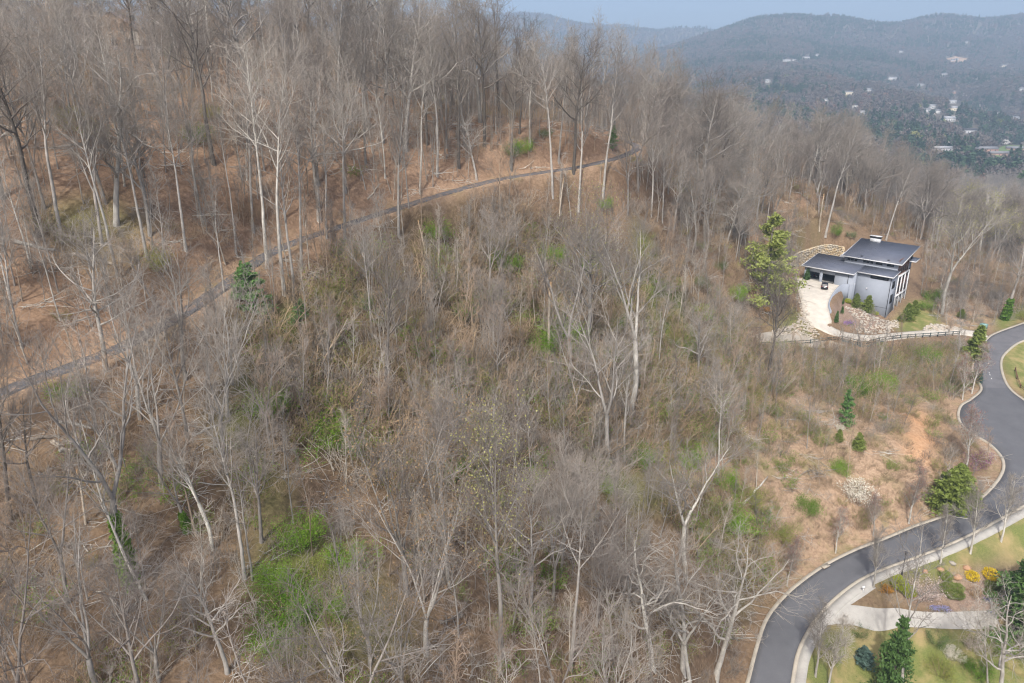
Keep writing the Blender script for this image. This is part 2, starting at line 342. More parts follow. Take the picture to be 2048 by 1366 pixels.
def pad(poly, z, blend):
    poly = np.asarray(poly)[:, :2]; lo, hi = poly.min(0)-blend-3, poly.max(0)+blend+3
    m = (XX > lo[0]) & (XX < hi[0]) & (YY > lo[1]) & (YY < hi[1]); q = np.stack([XX[m], YY[m]], -1)
    ins = inpoly(q[:, 0], q[:, 1], [tuple(p) for p in poly]); d = np.full(len(q), 1e9)
    for k in range(len(poly)):
        a, b = poly[k-1], poly[k]; ab = b-a; t = np.clip(((q-a)@ab)/max(ab@ab, 1e-9), 0, 1); d = np.minimum(d, np.linalg.norm(q-(a+t[:, None]*ab), axis=1))
    w = np.where(ins, 1, 1-np.clip(d/blend, 0, 1)); w = w*w*(3-2*w); ZZ[m] = ZZ[m]*(1-w)+z*w
pad(list(sw_top)+[hw(-25.5, -8), hw(-19, -8.5), hw(-14, -4), hw(-12, 3), hw(-8, 18)], HO[2]+8.3, 1.3)
def gz(x, y):
    x = np.asarray(x, float); y = np.asarray(y, float)
    i = np.clip(np.searchsorted(GX, x)-1, 0, len(GX)-2); j = np.clip(np.searchsorted(GY, y)-1, 0, len(GY)-2)
    u = np.clip((x-GX[i])/(GX[i+1]-GX[i]), 0, 1); v = np.clip((y-GY[j])/(GY[j+1]-GY[j]), 0, 1)
    return (ZZ[i, j]*(1-u)+ZZ[i+1, j]*u)*(1-v)+(ZZ[i, j+1]*(1-u)+ZZ[i+1, j+1]*u)*v
_ST = np.concatenate([np.arange(25, 320, .5), np.arange(320, 5600, 4)])
def hit(px, py, dmin=25, dmax=6000):
    """where the pixel's ray meets the ground"""
    r = ray(px, py); d = _ST[(_ST >= dmin) & (_ST <= dmax)]
    g = CAM_Z+r[2]*d-gz(r[0]*d, r[1]*d); k = np.where(g < 0)[0]
    if len(k) == 0: return None
    k = k[0]
    if k == 0: D = d[0]
    else: D = d[k-1]+(d[k]-d[k-1])*g[k-1]/(g[k-1]-g[k])
    x, y = r[0]*D, r[1]*D
    return np.array([x, y, float(gz(x, y))])
# masks: what grows or lies on the ground, from outlines traced on the photograph
PX, PY, PD = project(XX, YY, ZZ)
NW = noise2(XX/5, YY/5, 21, 3); NWL = noise2(XX/16, YY/16, 27, 3)
near = (YY > 20) & (YY < 330)
def zone(poly, jitter=14, soft=True):
    a = inpoly(PX+NW*jitter, PY+NW[::-1]*jitter, poly) & near
    return a.astype(float)
LAWN = [[(2000,690),(2060,660),(2200,700),(2200,800),(2060,800),(2016,770),(2002,740)], [(1690,1185),(1830,1118),(1960,1062),(2080,1000),(2140,1010),(2140,1160),(2000,1120),(1880,1150)],
        [(1600,1310),(1650,1250),(1800,1255),(1990,1262),(2100,1262),(2100,1420),(1580,1420)], [(1790,640),(1830,600),(1880,630),(1880,665),(1795,665)], [(1990,640),(2060,600),(2090,620),(1995,668)], [(1500,500),(1570,470),(1660,455),(1700,478),(1640,490),(1580,520),(1540,560)],[(1560,640),(1585,610),(1605,640),(1580,665)]]
STRAW = [[(1570,1180),(1650,1105),(1760,1055),(1900,1000),(1985,960),(1960,900),(1900,860),(1900,780),(1940,760),(1975,780),(1930,830),(2020,930),(1990,990),(1840,1070),(1700,1130),(1590,1200),(1530,1280)],
         [(1500,760),(1700,780),(1900,780),(1900,1000),(1700,1080),(1560,1160),(1500,1050)], [(1880,1050),(2080,990),(2140,1100),(1990,1130)],[(1200,880),(1420,820),(1480,960),(1280,960)],[(1790,630),(1990,610),(1990,660),(1800,665)]]
CLAY = [[(1795,842),(1850,820),(1876,865),(1872,925),(1846,945),(1806,905)], [(1740,815),(1800,818),(1806,830),(1745,826)],[(1500,470),(1560,480),(1540,520),(1500,510)]]
MULCH = [[(1750,1195),(1790,1165),(1870,1150),(2000,1135),(2100,1150),(2100,1235),(1990,1222),(1800,1212)], [(1665,610),(1700,600),(1770,640),(1745,660),(1700,655),(1672,640)]]
GREENF = [[(1180,900),(1330,860),(1420,880),(1360,1000),(1200,1000)],[(540,620),(660,620),(700,700),(560,700)],[(80,410),(240,400),(330,480),(240,560),(90,470)],[(1420,1000),(1560,960),(1600,1150),(1470,1180)]]
mask = lambda polys, j=14: np.clip(sum(zone(p, j) for p in polys), 0, 1)
A_LAWN = mask(LAWN, 5); A_STRAW = mask(STRAW, 12); A_CLAY = np.clip(mask(CLAY, 24)*(.75+.9*noise2(XX/2.4, YY/2.4, 55, 3)), 0, 1); A_MULCH = mask(MULCH, 3)
A_GREEN = np.clip(mask(GREENF, 40)*np.clip(.5+NW, 0, 1)+zone([(480,660),(900,440),(1300,460),(1560,640),(1700,710),(1600,1000),(1450,1250),(600,1330),(480,1000)], 60)*np.clip(NWL*2.2-.25+NW*.8, 0, .85), 0, 1)
BRUSHZ = [(520,640),(760,480),(900,420),(1300,500),(1420,620),(1420,720),(1330,860),(1150,980),(900,1010),(650,920),(540,780)]
A_BRUSH = zone(BRUSHZ, 40)
def blur(a, n):
    for _ in range(n):
        b = a.copy(); b[1:-1, 1:-1] = (a[1:-1, 1:-1]*2+a[:-2, 1:-1]+a[2:, 1:-1]+a[1:-1, :-2]+a[1:-1, 2:])/6; a = b
    return a
A_LAWN, A_STRAW, A_CLAY, A_GREEN, A_BRUSH = [blur(a, k) for a, k in ((A_LAWN, 2), (A_STRAW, 4), (A_CLAY, 2), (A_GREEN, 3), (A_BRUSH, 6))]
A_LOW = blur(zone([(-400,1700),(-400,860),(50,790),(450,620),(620,520),(900,420),(1300,330),(1700,420),(2200,520),(2200,1700)], 60), 8)
# verge of dry grass along the path
_q = np.stack([XX, YY], -1)[(YY > 40) & (YY < 240) & (XX < 80) & (XX > -110)]
_d = np.full(len(_q), 99.)
for s in PATH_C[::2]: _d = np.minimum(_d, np.hypot(_q[:, 0]-s[0], _q[:, 1]-s[1]))
_t = np.zeros_like(ZZ); _t[(YY > 40) & (YY < 240) & (XX < 80) & (XX > -110)] = np.clip(1-(_d-1.6)/1.8, 0, 1)
A_VERGE = _t
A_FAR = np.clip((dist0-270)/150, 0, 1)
nx, ny = XX.shape; idx = np.arange(nx*ny).reshape(nx, ny)
GF = np.stack([idx[:-1, :-1], idx[1:, :-1], idx[1:, 1:], idx[:-1, 1:]], -1).reshape(-1, 4)
g = NT('ground_leaf_litter', .95, .1)
P = g.pos()
n1 = g.noise(P, 1.7, 6, .72); n2 = g.noise(P, .22, 4, .6); n3 = g.noise(P, .05, 3, .5); n4 = g.noise(P, 6.0, 3, .7)
vor = g.new('TexVoronoi'); vor.inputs['Scale'].default_value = 3.2; g.lk(P, vor.inputs['Vector']); vc = vor.outputs['Color']
litter = g.ramp(n1, [(.22, (.10, .066, .046)), (.42, (.225, .15, .10)), (.58, (.32, .22, .15)), (.8, (.43, .32, .23))])
litter = g.mix(g.math('MULTIPLY', n2, .45), litter, (.27, .19, .135)); litter = g.mix(.4, litter, g.ramp(vor.outputs['Distance'], [(.1, (.32, .30, .28)), (.7, (.62, .58, .52))]), 'OVERLAY')
litter = g.mix(g.math('MULTIPLY', g.math('SUBTRACT', n3, .48, True), 3.0, True), litter, (.20, .13, .08))
brushc = g.ramp(n1, [(.25, (.06, .044, .027)), (.55, (.145, .108, .066)), (.8, (.25, .185, .115))])
straw = g.ramp(n1, [(.2, (.14, .098, .066)), (.5, (.33, .232, .155)), (.75, (.45, .34, .24))]); straw = g.mix(g.math('MULTIPLY', g.math('SUBTRACT', n2, .5, True), 3., True), straw, (.15, .16, .05))
lawn = g.ramp(n4, [(.25, (.095, .125, .035)), (.55, (.17, .19, .06)), (.8, (.27, .25, .10))]); lawn = g.mix(g.math('MULTIPLY', g.math('SUBTRACT', n2, .46, True), 4.5, True), lawn, (.34, .27, .13))
clay = g.mix(g.math('MULTIPLY', n2, .7), g.ramp(n1, [(.25, (.30, .15, .075)), (.45, (.50, .27, .13)), (.62, (.60, .37, .21)), (.8, (.66, .50, .36))]), (.40, .24, .14))
mulch = g.ramp(n4, [(.3, (.17, .12, .09)), (.6, (.30, .22, .17)), (.8, (.40, .31, .25))])
greenf = g.ramp(n1, [(.25, (.05, .075, .015)), (.6, (.13, .17, .035)), (.8, (.25, .22, .08))])
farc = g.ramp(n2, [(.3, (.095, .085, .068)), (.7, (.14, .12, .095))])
c = g.mix(g.attr('brush'), litter, brushc)
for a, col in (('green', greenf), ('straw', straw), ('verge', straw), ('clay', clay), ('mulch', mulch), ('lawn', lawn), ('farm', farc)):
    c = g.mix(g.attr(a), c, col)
g.color(c).bump(n1, .9, .22)
gm = new_mesh('ground', np.stack([XX, YY, ZZ], -1).reshape(-1, 3), [GF], g.m, True,
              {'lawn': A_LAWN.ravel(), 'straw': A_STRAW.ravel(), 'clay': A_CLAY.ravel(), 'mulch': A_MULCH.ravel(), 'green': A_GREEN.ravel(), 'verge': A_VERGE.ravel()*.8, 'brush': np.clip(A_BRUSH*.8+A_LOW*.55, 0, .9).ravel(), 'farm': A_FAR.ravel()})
tag(link('ground', gm), 'steep hillside covered in brown fallen leaves, falling to the valley', kind='structure')

# ------------------------------------------------------------------ roads, kerbs, drives
def asphalt(name, c, pale, sc=.35):
    n = NT(name, .85, .25); P = n.pos(); f = n.noise(P, 40, 2, .6); w = n.noise(P, sc, 4, .6); k = n.noise(P, 2.2, 5, .7)
    col = n.mix(n.math('MULTIPLY', w, .8), tuple(v*.75 for v in c), pale); col = n.mix(.35, col, n.ramp(f, [(.3, (.4, .4, .4)), (.7, (1.4, 1.4, 1.4))]), 'MULTIPLY')
    col = n.mix(n.math('MULTIPLY', n.math('SUBTRACT', k, .6, True), 2.2, True), col, pale)
    n.color(col).bump(f, .3, .02); return n.m
M_ASPH = asphalt('asphalt_dark', (.115, .118, .128), (.155, .158, .168)); M_ASPH2 = asphalt('asphalt_worn', (.12, .12, .128), (.21, .21, .22))
def littered(m, amt):
    n = m.node_tree; b = n.nodes['Principled BSDF']; src = b.inputs['Base Color'].links[0].from_socket; g_ = n.nodes.new('ShaderNodeNewGeometry')
    def N(sc, det): q = n.nodes.new('ShaderNodeTexNoise'); q.inputs['Scale'].default_value = sc; q.inputs['Detail'].default_value = det; q.inputs['Roughness'].default_value = .75; n.links.new(g_.outputs['Position'], q.inputs['Vector']); return q.outputs['Fac']
    r = n.nodes.new('ShaderNodeValToRGB'); r.color_ramp.elements[0].position = .62-amt*.2; r.color_ramp.elements[1].position = .72-amt*.2; n.links.new(N(1.1, 8), r.inputs[0])
    mx = n.nodes.new('ShaderNodeMix'); mx.data_type = 'RGBA'; n.links.new(r.outputs[0], mx.inputs[0]); n.links.new(src, mx.inputs[6]); mx.inputs[7].default_value = (.24, .17, .12, 1); n.links.new(mx.outputs[2], b.inputs['Base Color']); return m
M_PATH = asphalt('asphalt_path', (.095, .096, .104), (.165, .162, .165), .2); littered(M_PATH, .55); littered(M_ASPH, -.1); littered(M_ASPH2, -.1)
def concrete(name, c):
    n = NT(name, .9, .25); P = n.pos(); f = n.noise(P, .5, 5, .65); k = n.noise(P, 18, 3, .6)
    n.color(n.mix(.3, n.ramp(f, [(.3, tuple(v*.78 for v in c)), (.65, c), (.85, tuple(v*.9 for v in c))]), n.ramp(k, [(.3, (.55, .55, .55)), (.7, (1.3, 1.3, 1.3))]), 'MULTIPLY')).bump(k, .2, .01); return n.m
M_CONC = concrete('concrete_pale', (.42, .405, .37)); M_DRIVE = concrete('concrete_cream', (.57, .53, .46)); M_KERB = concrete('kerb_concrete', (.42, .38, .31)); M_GRAVEL = concrete('gravel_grey', (.36, .33, .28))
def strip(name, L, R, mat, cols=5, dz=0.0, skirt=.6, label=None, parent=None):
    f = np.linspace(0, 1, cols)[None, :, None]; V = L[:, None]*(1-f)+R[:, None]*f; V = V.copy(); V[..., 2] += dz
    if skirt:
        a = V[:, :1].copy(); b = V[:, -1:].copy(); a[..., 2] -= skirt; b[..., 2] -= skirt; V = np.concatenate([a, V, b], 1)
    n, m, _ = V.shape; i = np.arange(n*m).reshape(n, m); Q = np.stack([i[:-1, :-1], i[:-1, 1:], i[1:, 1:], i[1:, :-1]], -1).reshape(-1, 4)
    o = link(name, new_mesh(name, V.reshape(-1, 3), [Q], mat, False), parent)
    if not parent: tag(o, label, kind='structure')
    return o
def offset_edge(E, other, d):
    v = nrm((E-other)[:, :2]); t = np.gradient(E[:, :2], axis=0); t = nrm(t); nn = np.stack([-t[:, 1], t[:, 0]], -1); s = np.sign((nn*v).sum(-1, keepdims=True)); out = E.copy(); out[:, :2] += nn*s*d; return out
kk = 6*22+2
road = strip('road', ROAD_L[:kk], ROAD_R[:kk], M_ASPH, 7, .04, .4, 'dark grey asphalt road curving down past the garden')
strip('road', ROAD_L[kk-1:], ROAD_R[kk-1:], M_ASPH2, 7, .044, .4, 'older pale grey asphalt road beyond the seam, beside the driveway mouth')
for E, O, w0 in ((ROAD_L, ROAD_R, 0), (ROAD_R, ROAD_L, 0)):
    a = offset_edge(E, O, -.02); b = offset_edge(E, O, .5); V = []
    prof = [(a, -.2), (a, .09), (offset_edge(E, O, .12), .15), (b, .17), (b, -.3)]
    V = np.stack([np.column_stack([p[:, :2], p[:, 2]+h]) for p, h in prof], 1); n, m, _ = V.shape; i = np.arange(n*m).reshape(n, m)
    Q = np.stack([i[:-1, :-1], i[:-1, 1:], i[1:, 1:], i[1:, :-1]], -1).reshape(-1, 4)
    tag(link('kerb', new_mesh('kerb', V.reshape(-1, 3), [Q], M_KERB)), 'pale concrete kerb on the wooded side of the road' if E is ROAD_L else 'pale concrete kerb on the garden side of the road', kind='structure')
a = offset_edge(ROAD_R, ROAD_L, .5); b = offset_edge(ROAD_R, ROAD_L, 1.9); a[:, 2] += .1; b[:, 2] += .1
strip('pavement', a[:6*15], b[:6*15], M_CONC, 3, .03, .5, 'pale concrete strip running along the garden side of the road')
M_PAINT = simple('road_paint', (.70, .70, .68), .7)
rc = (ROAD_L+ROAD_R)/2; dash = MB()
for k in (6*22+6, 6*22+9, 6*23+2, 6*23+8, 6*24+2):
    dash.bar(rc[k]+[.3, 0, .055], rc[k]*.45+rc[k+1]*.55+[.3, 0, .055], .14, .01)
tag(dash.build('road_marking', M_PAINT), 'short white painted dashes on the pale road above the junction', kind='structure')
strip('path', PATH_L, PATH_R, M_PATH, 5, .03, .5, 'narrow grey asphalt lane climbing across the leafy slope')
strip('driveway', DRIVE_L, DRIVE_R, M_DRIVE, 7, .05, .5, 'cream concrete driveway sweeping from the road up to the garage')
def drape(name, px_poly, mat, dz=.06, step=.8, label=None, world=None, kind='structure'):
    W = [hit(*p) for p in px_poly] if world is None else world
    W = [np.asarray(w) for w in W if w is not None]; poly = [(w[0], w[1]) for w in W]
    B = []
    for k in range(len(poly)):
        p, q = np.array(poly[k]), np.array(poly[(k+1) % len(poly)]); n = max(1, int(np.linalg.norm(q-p)/step)); B += [tuple(p+(q-p)*t/n) for t in range(n)]
    arr = np.array(B); lo, hi = arr.min(0), arr.max(0)
    gx, gy = np.meshgrid(np.arange(lo[0], hi[0], step), np.arange(lo[1], hi[1], step)); inn = inpoly(gx.ravel(), gy.ravel(), B)
    pts = B+[tuple(v) for v in np.stack([gx.ravel()[inn], gy.ravel()[inn]], -1)]
    ed = [(k, (k+1) % len(B)) for k in range(len(B))]
    v, e, f, *_ = delaunay_2d_cdt([Vector(p) for p in pts], ed, [], 1, 1e-5)
    V = np.array([(p.x, p.y, 0) for p in v]); V[:, 2] = gz(V[:, 0], V[:, 1])+dz
    return tag(link(name, new_mesh(name, V, [np.array([t for t in f if len(t) == 3])], mat)), label, kind=kind)
drape('driveway', [(1640,1226),(1668,1200),(1705,1190),(1740,1170),(1752,1178),(1700,1212),(1795,1218),(1900,1226),(1998,1229),(1990,1262),(1900,1260),(1800,1256),(1700,1250),(1622,1262)], M_CONC, .2, label='pale concrete driveway running off the road below the flower beds')
drape('driveway', None, M_DRIVE, .15, .8, 'cream concrete apron in front of the garage bays', [hw(-25.0, -2.6), hw(-10.9, -2.6), hw(-12.5, -6.0), hw(-17, -9), hw(-25.2, -8.2)])
drape('gravel_pad', [(1500,674),(1540,664),(1600,668),(1640,680),(1690,690),(1600,694),(1510,690)], M_GRAVEL, .1, label='grey gravel turning area below the concrete driveway')
# ------------------------------------------------------------------ the grey house on the slope
M_WALL = simple('render_blue_grey', (.275, .303, .35), .85, .2, .05, .6); M_ROOF = simple('standing_seam_metal', (.10, .112, .145), .42, .5, .10, .4)
M_TRIM = simple('trim_pale', (.58, .59, .60), .6, .3, .05); M_GUT = simple('gutter_black', (.02, .02, .024), .5, .4, .1); M_BROWN = simple('timber_red_brown', (.17, .085, .06), .7, .2, .25)
M_BLACKIN = simple('garage_interior', (.10, .10, .10), .9, .1, .2); M_CHIM = simple('chimney_grey', (.50, .52, .54), .8)
gn = NT('window_glass', .08, .6); gn.color((.025, .03, .036)); M_GLASS = gn.m
gn = NT('car_paint_black', .18, .6); gn.color((.012, .013, .016)); M_CARB = gn.m
M_TYRE = simple('tyre_rubber', (.015, .015, .015), .9); M_RIM = simple('rim_metal', (.35, .35, .36), .35, .5, .1, 3, 0, .8); M_RED = simple('tail_lamp_red', (.35, .02, .02), .3); M_WHITE = simple('white_plastic', (.75, .75, .74), .5)
house = thing('modern_house', 'large blue grey modern house with dark metal shed roofs and attached garage', 'house', HO, HR)
def hp(n, mb, m, parent=None): return mb.build(n, m, parent or house)
E0 = 13.0                                    # eave of the main front above the base
sl = .13
lowz = lambda y: E0+sl*y
# walls
hp('wall', MB().prism_x(-9.5, 0, [(0, -2.5), (6, -2.5), (6, lowz(6)-.05), (0, lowz(0)-.05)]), M_WALL)
up0, up1 = 15.9, 18.6
hp('wall', MB().prism_x(-15.6, -.35, [(5.6, -2.5), (20.2, -2.5), (20.2, up1-.1), (5.6, up0)]), M_WALL)
gf = 8.45                                    # garage floor
gw = MB(); gy = -2.7
for x0, x1 in ((-24.4, -23.4), (-19.7, -18.8), (-15.1, -9.5)): gw.box(x0, x1, gy, gy+.3, -2 if x0 > -16 else gf-3, lowz(gy)-.05)
gw.box(-23.4, -19.7, gy, gy+.3, gf+2.75, lowz(gy)-.05); gw.box(-18.8, -15.1, gy, gy+.3, gf+2.75, lowz(gy)-.05)
gw.prism_x(-24.4, -24.1, [(gy+.3, gf-3), (9, gf-3), (9, lowz(9)-.05), (gy+.3, lowz(gy)-.05)]); gw.prism_x(-9.8, -9.5, [(gy+.3, -2), (0, -2), (0, lowz(0)-.05), (gy+.3, lowz(gy)-.05)])
gw.box(-24.1, -15.6, 8.7, 9, gf-3, lowz(8.7)-.05)
hp('garage_wall', gw, M_WALL); hp('garage_floor', MB().box(-24.1, -15.6, gy+.3, 8.7, gf-.4, gf), M_BLACKIN)
# roofs
def roof(x0, x1, y0, y1, z0, z1, seam=.62, th=.28, sides='lr', cut=None):
    r = hp('roof', MB().prism_x(x0, x1, [(y0, z0), (y1, z1), (y1, z1+th*.8), (y0, z0+th*.8)]), M_ROOF)
    s = MB(); x = x0+.25
    while x < x1-.1: s.bar((x, y0, z0+th*.8+.03), (x, y1, z1+th*.8+.03), .06, .10); x += seam
    sm = hp('roof_seams', s, M_ROOF, r); sm['kind'] = 'stuff'
    f = MB().box(x0-.04, x1+.04, y0-.07, y0-.003, z0-.06, z0+th); 
    for xx, sd in ((x0-.07, 'l'), (x1+.003, 'r')):
        if sd not in sides: continue
        ye = cut if (cut is not None and sd == 'r') else y1+.07; ze = z0+(z1-z0)*(ye-y0)/(y1-y0)
        f.prism_x(xx, xx+.067, [(y0-.07, z0-.06), (ye, ze-.06), (ye, ze+th), (y0-.07, z0+th)])
    hp('fascia', f, M_TRIM, r); return r
roof(-9.54, .55, -.75, 5.6, lowz(-.75), lowz(5.6), sides='r'); roof(-25.2, -9.545, -3.5, 9.6, lowz(-3.5), lowz(9.6), cut=-.8)
ur = roof(-16.3, .9, 4.6, 21.2, up0-.05, up1+.2); roof(-1.4, 1.5, 17.2, 21.6, 14.6, 15.0)
roof(-18.5, -15.7, 9.7, 18.0, 14.3, 15.2)
hp('chimney', MB().box(-13.2, -10.1, 19.4, 20.6, up1-.4, up1+1.35), M_CHIM, ur); hp('chimney_cap', MB().box(-13.3, -10.0, 19.3, 20.7, up1+1.36, up1+1.9), M_GUT, ur); hp('chimney_cover', MB().box(-13.4, -9.9, 19.2, 20.8, up1+1.91, up1+2.05), M_TRIM, ur)
for x in (-11.3, -3.6): hp('roof_vent', MB().box(x, x+.5, 6.0, 6.5, up0+.2, up0+.75), M_GUT, ur)
def window(face, a0, a1, z0, z1, off=0., cols=1, rows=1, fm=None, fw=.09):
    """window in a wall; face 'front' lies at y=off, 'side' at x=off"""
    f = MB(); xs = np.linspace(a0, a1, cols+1); zs = np.linspace(z0, z1, rows+1)
    def bx(mb, p0, p1, q0, q1, d0, d1): mb.box(p0, p1, off-d1, off-d0, q0, q1) if face == 'front' else mb.box(off+d0, off+d1, p0, p1, q0, q1)
    w = link('window', None, house)
    for x in xs: bx(f, x-fw/2, x+fw/2, z0-fw/2, z1+fw/2, .0, .10)
    for z in zs: bx(f, a0, a1, z-fw/2+.002, z+fw/2-.002, .0, .095)
    hp('frame', f, fm or M_GUT, w)
    for i in range(cols):
        for j in range(rows):
            m = MB(); bx(m, xs[i]+fw/2, xs[i+1]-fw/2, zs[j]+fw/2, zs[j+1]-fw/2, .0, .03); hp('pane', m, M_GLASS, w)
zx = lambda v: -16.2+(v-850)/790*16.2
for a, b in ((922, 958), (972, 1008), (1022, 1056), (1148, 1185), (1192, 1232), (1246, 1282), (1322, 1408), (1476, 1566)): window('front', zx(a), min(zx(b), -.5), up0-1.05, up0-.35, 5.6)
window('front', -5.8, -.9, E0-1.25, E0-.45, 0, 3)
window('side', 1.2, 3.6, 9.2, 11.3, 0, 1); window('side', 1.2, 3.4, 4.6, 7.2, 0, 1); window('side', 18.0, 19.6, 9.5, 12.3, -.35); window('side', 18.0, 19.6, 14.8, 17.0, -.35)
window('side', 6.3, 16.8, 12.2, 17.0, -.34, 5, 2, M_BROWN, .22); window('side', 6.3, 16.8, 6.0, 11.4, -.34, 5, 2, M_BROWN, .22); window('side', 6.3, 16.8, .8, 5.2, -.34, 6, 1, M_TRIM, .22)
for z in (5.5, 11.7): hp('floor_band', MB().box(-.35, .25, 5.9, 17.2, z, z+.35), M_TRIM)
for y in (6.1, 9.6, 13.1, 16.9): hp('column', MB().box(.02, .30, y-.16, y+.16, -1.0, 12.2), M_TRIM)
for x, y, z0, z1 in ((-.12, -.12, -1.0, E0-.1), (-9.62, -.2, -1, E0-.2), (-11.2, gy-.12, 1.0, lowz(gy)-.15)): hp('downpipe', MB().tube([(x, y, z0), (x, y, z1)], .08, 8), M_GUT)
for x, y, z in ((-6.4, -.1, 8.2), (-.8-1.2, -.1, .9), (-9.62+.05, -1.3, 9.2)): hp('wall_lamp', MB().box(x-.14, x+.14, y-.12, y, z, z+.35), M_WHITE)
hp('wall_joint', MB().box(-4.9, -.3, -.04, -.003, 3.35, 3.43), M_GUT)

def car(name, label, loc, rz, paint):
    c = thing(name, label, 'car', loc, rz)
    side = [(-2.2, .45), (-2.25, .85), (-2.1, 1.0), (-1.75, 1.62), (-.2, 1.68), (.35, 1.6), (1.0, 1.08), (2.05, .95), (2.25, .7), (2.2, .4)]
    V = []; 
    for wy, k in ((-.93, 0), (-.80, 1), (.80, 1), (.93, 0)):
        for x, z in side:
            top = z > 1.1
            V.append((x, wy if not (top and k == 0) else math.copysign(.82, wy), z if k == 0 else z+.03))
    n = len(side); Q = [(r*n+i, r*n+(i+1) % n, (r+1)*n+(i+1) % n, (r+1)*n+i) for r in range(3) for i in range(n)]
    T = [(0, i+1, i) for i in range(1, n-1)]+[(3*n, 3*n+i, 3*n+i+1) for i in range(1, n-1)]
    MB().add(V, Q, T).build('body', paint, c)
    g = MB()
    g.add([(-2.08, -.68, 1.10), (-2.08, .68, 1.10), (-1.80, .64, 1.60), (-1.80, -.64, 1.60)], [(0, 3, 2, 1)]); g.add([(.46, -.68, 1.57), (.46, .68, 1.57), (1.02, .72, 1.13), (1.02, -.72, 1.13)], [(0, 3, 2, 1)])
    for s in (-1, 1): g.add([(-1.7, s*.885, 1.12), (.75, s*.885, 1.12), (.3, s*.845, 1.52), (-1.6, s*.845, 1.55)], [(0, 1, 2, 3)])
    g.build('glazing', M_GLASS, c)
    for x in (-1.4, 1.4):
        for s in (-1, 1):
            w = MB().tube([(x, s*.72, .36), (x, s*.96, .36)], .36, 16).build('wheel', M_TYRE, c); MB().tube([(x, s*.955, .36), (x, s*.975, .36)], .22, 12).build('rim', M_RIM, w)
    for s in (-1, 1):
        MB().box(-2.27, -2.2, s*.78-.12, s*.78+.12, .82, 1.0).build('tail_lamp', M_RED, c); MB().box(2.2, 2.26, s*.7-.16, s*.7+.16, .66, .8).build('headlamp', M_WHITE, c)
    MB().box(-2.275, -2.22, -.26, .26, .62, .76).build('number_plate', M_WHITE, c); MB().box(-2.30, -2.15, -.85, .85, .4, .56).build('bumper', M_GUT, c)
    return c
p = atH(1649, 574, 58.5); p[2] = float(gz(p[0], p[1]))+.24; car('parked_car', 'black car parked outside the right garage bay of the grey house', p, HR+math.pi/2+.35, M_CARB)
p = hw(-21.6, 2.6, gf+.01); car('parked_car', 'dark car standing inside the left garage bay of the grey house', p, HR+math.pi/2, M_CARB)
# curved rendered wall along the drive
def wall_strip(name, P, h0, h1, th, mat, parent=None):
    P = np.asarray(P); t = nrm(np.gradient(P[:, :2], axis=0)); nn = np.stack([-t[:, 1], t[:, 0]], -1)*th/2
    A = P.copy(); A[:, :2] += nn; B = P.copy(); B[:, :2] -= nn
    V = np.stack([np.column_stack([A[:, :2], A[:, 2]+h0]), np.column_stack([A[:, :2], A[:, 2]+h1]), np.column_stack([B[:, :2], B[:, 2]+h1]), np.column_stack([B[:, :2], B[:, 2]+h0])], 1)
    n = len(P); i = np.arange(n*4).reshape(n, 4); Q = []
    for k in range(4): Q.append(np.stack([i[:-1, k], i[:-1, (k+1) % 4], i[1:, (k+1) % 4], i[1:, k]], -1))
    Q.append(i[[0]][:, ::-1]); Q.append(i[[-1]])
    return link(name, new_mesh(name, V.reshape(-1, 3), [np.concatenate(Q)], mat), parent)
cw = catmull([hw(-10.6, gy-.2, gf), atH(1683,575,58.4), atH(1670,587,59.1), atH(1661,601,60.0), atH(1657,615,60.9), atH(1661,628,61.8)], 6)
tag(wall_strip('curved_wall', cw, -4.5, 1.0, .35, M_WALL), 'curved blue grey rendered wall beside the cream driveway', 'wall')
# stone retaining wall behind the garage
M_STONE = None
def stonemat(name, stops):
    n = NT(name, .9, .2); f = n.noise(n.obj(), .55, 4, .7); k = n.noise(n.obj(), 6, 4, .7)
    n.color(n.mix(.35, n.ramp(f, stops), n.ramp(k, [(.3, (.5, .5, .5)), (.7, (1.35, 1.35, 1.35))]), 'MULTIPLY')).bump(k, .6, .05); return n.m
M_STONE = stonemat('stone_tan', [(.3, (.32, .29, .25)), (.45, (.46, .42, .34)), (.6, (.48, .37, .22)), (.75, (.54, .50, .43))])
M_ROCKW = stonemat('rock_white', [(.25, (.28, .25, .21)), (.5, (.44, .40, .34)), (.7, (.38, .29, .21)), (.85, (.54, .51, .46))])
M_BOULD = stonemat('boulder_orange', [(.3, (.34, .20, .12)), (.6, (.48, .30, .19)), (.8, (.40, .31, .25))])
def rough_block(r, c, sx, sy, sz, rz=0):
    V = np.array([(x, y, z) for z in (-1, 1) for y in (-1, 1) for x in (-1, 1)], float)*.5
    V *= 1+r.uniform(-.18, .12, (8, 3)); V *= (sx, sy, sz); a = rz
    R = np.array([[math.cos(a), -math.sin(a), 0], [math.sin(a), math.cos(a), 0], [0, 0, 1]])
    return V@R.T+c, [(0, 2, 3, 1), (4, 5, 7, 6), (0, 1, 5, 4), (2, 6, 7, 3), (0, 4, 6, 2), (1, 3, 7, 5)]
rw = thing('stone_retaining_wall', 'tall tan stone retaining wall curving behind the garage', 'wall', sw_top[0])
r = np.random.default_rng(5); mb = MB(); L = np.concatenate([[0], np.cumsum(np.linalg.norm(np.diff(sw_top[:, :2], axis=0), axis=1))])
row = 0
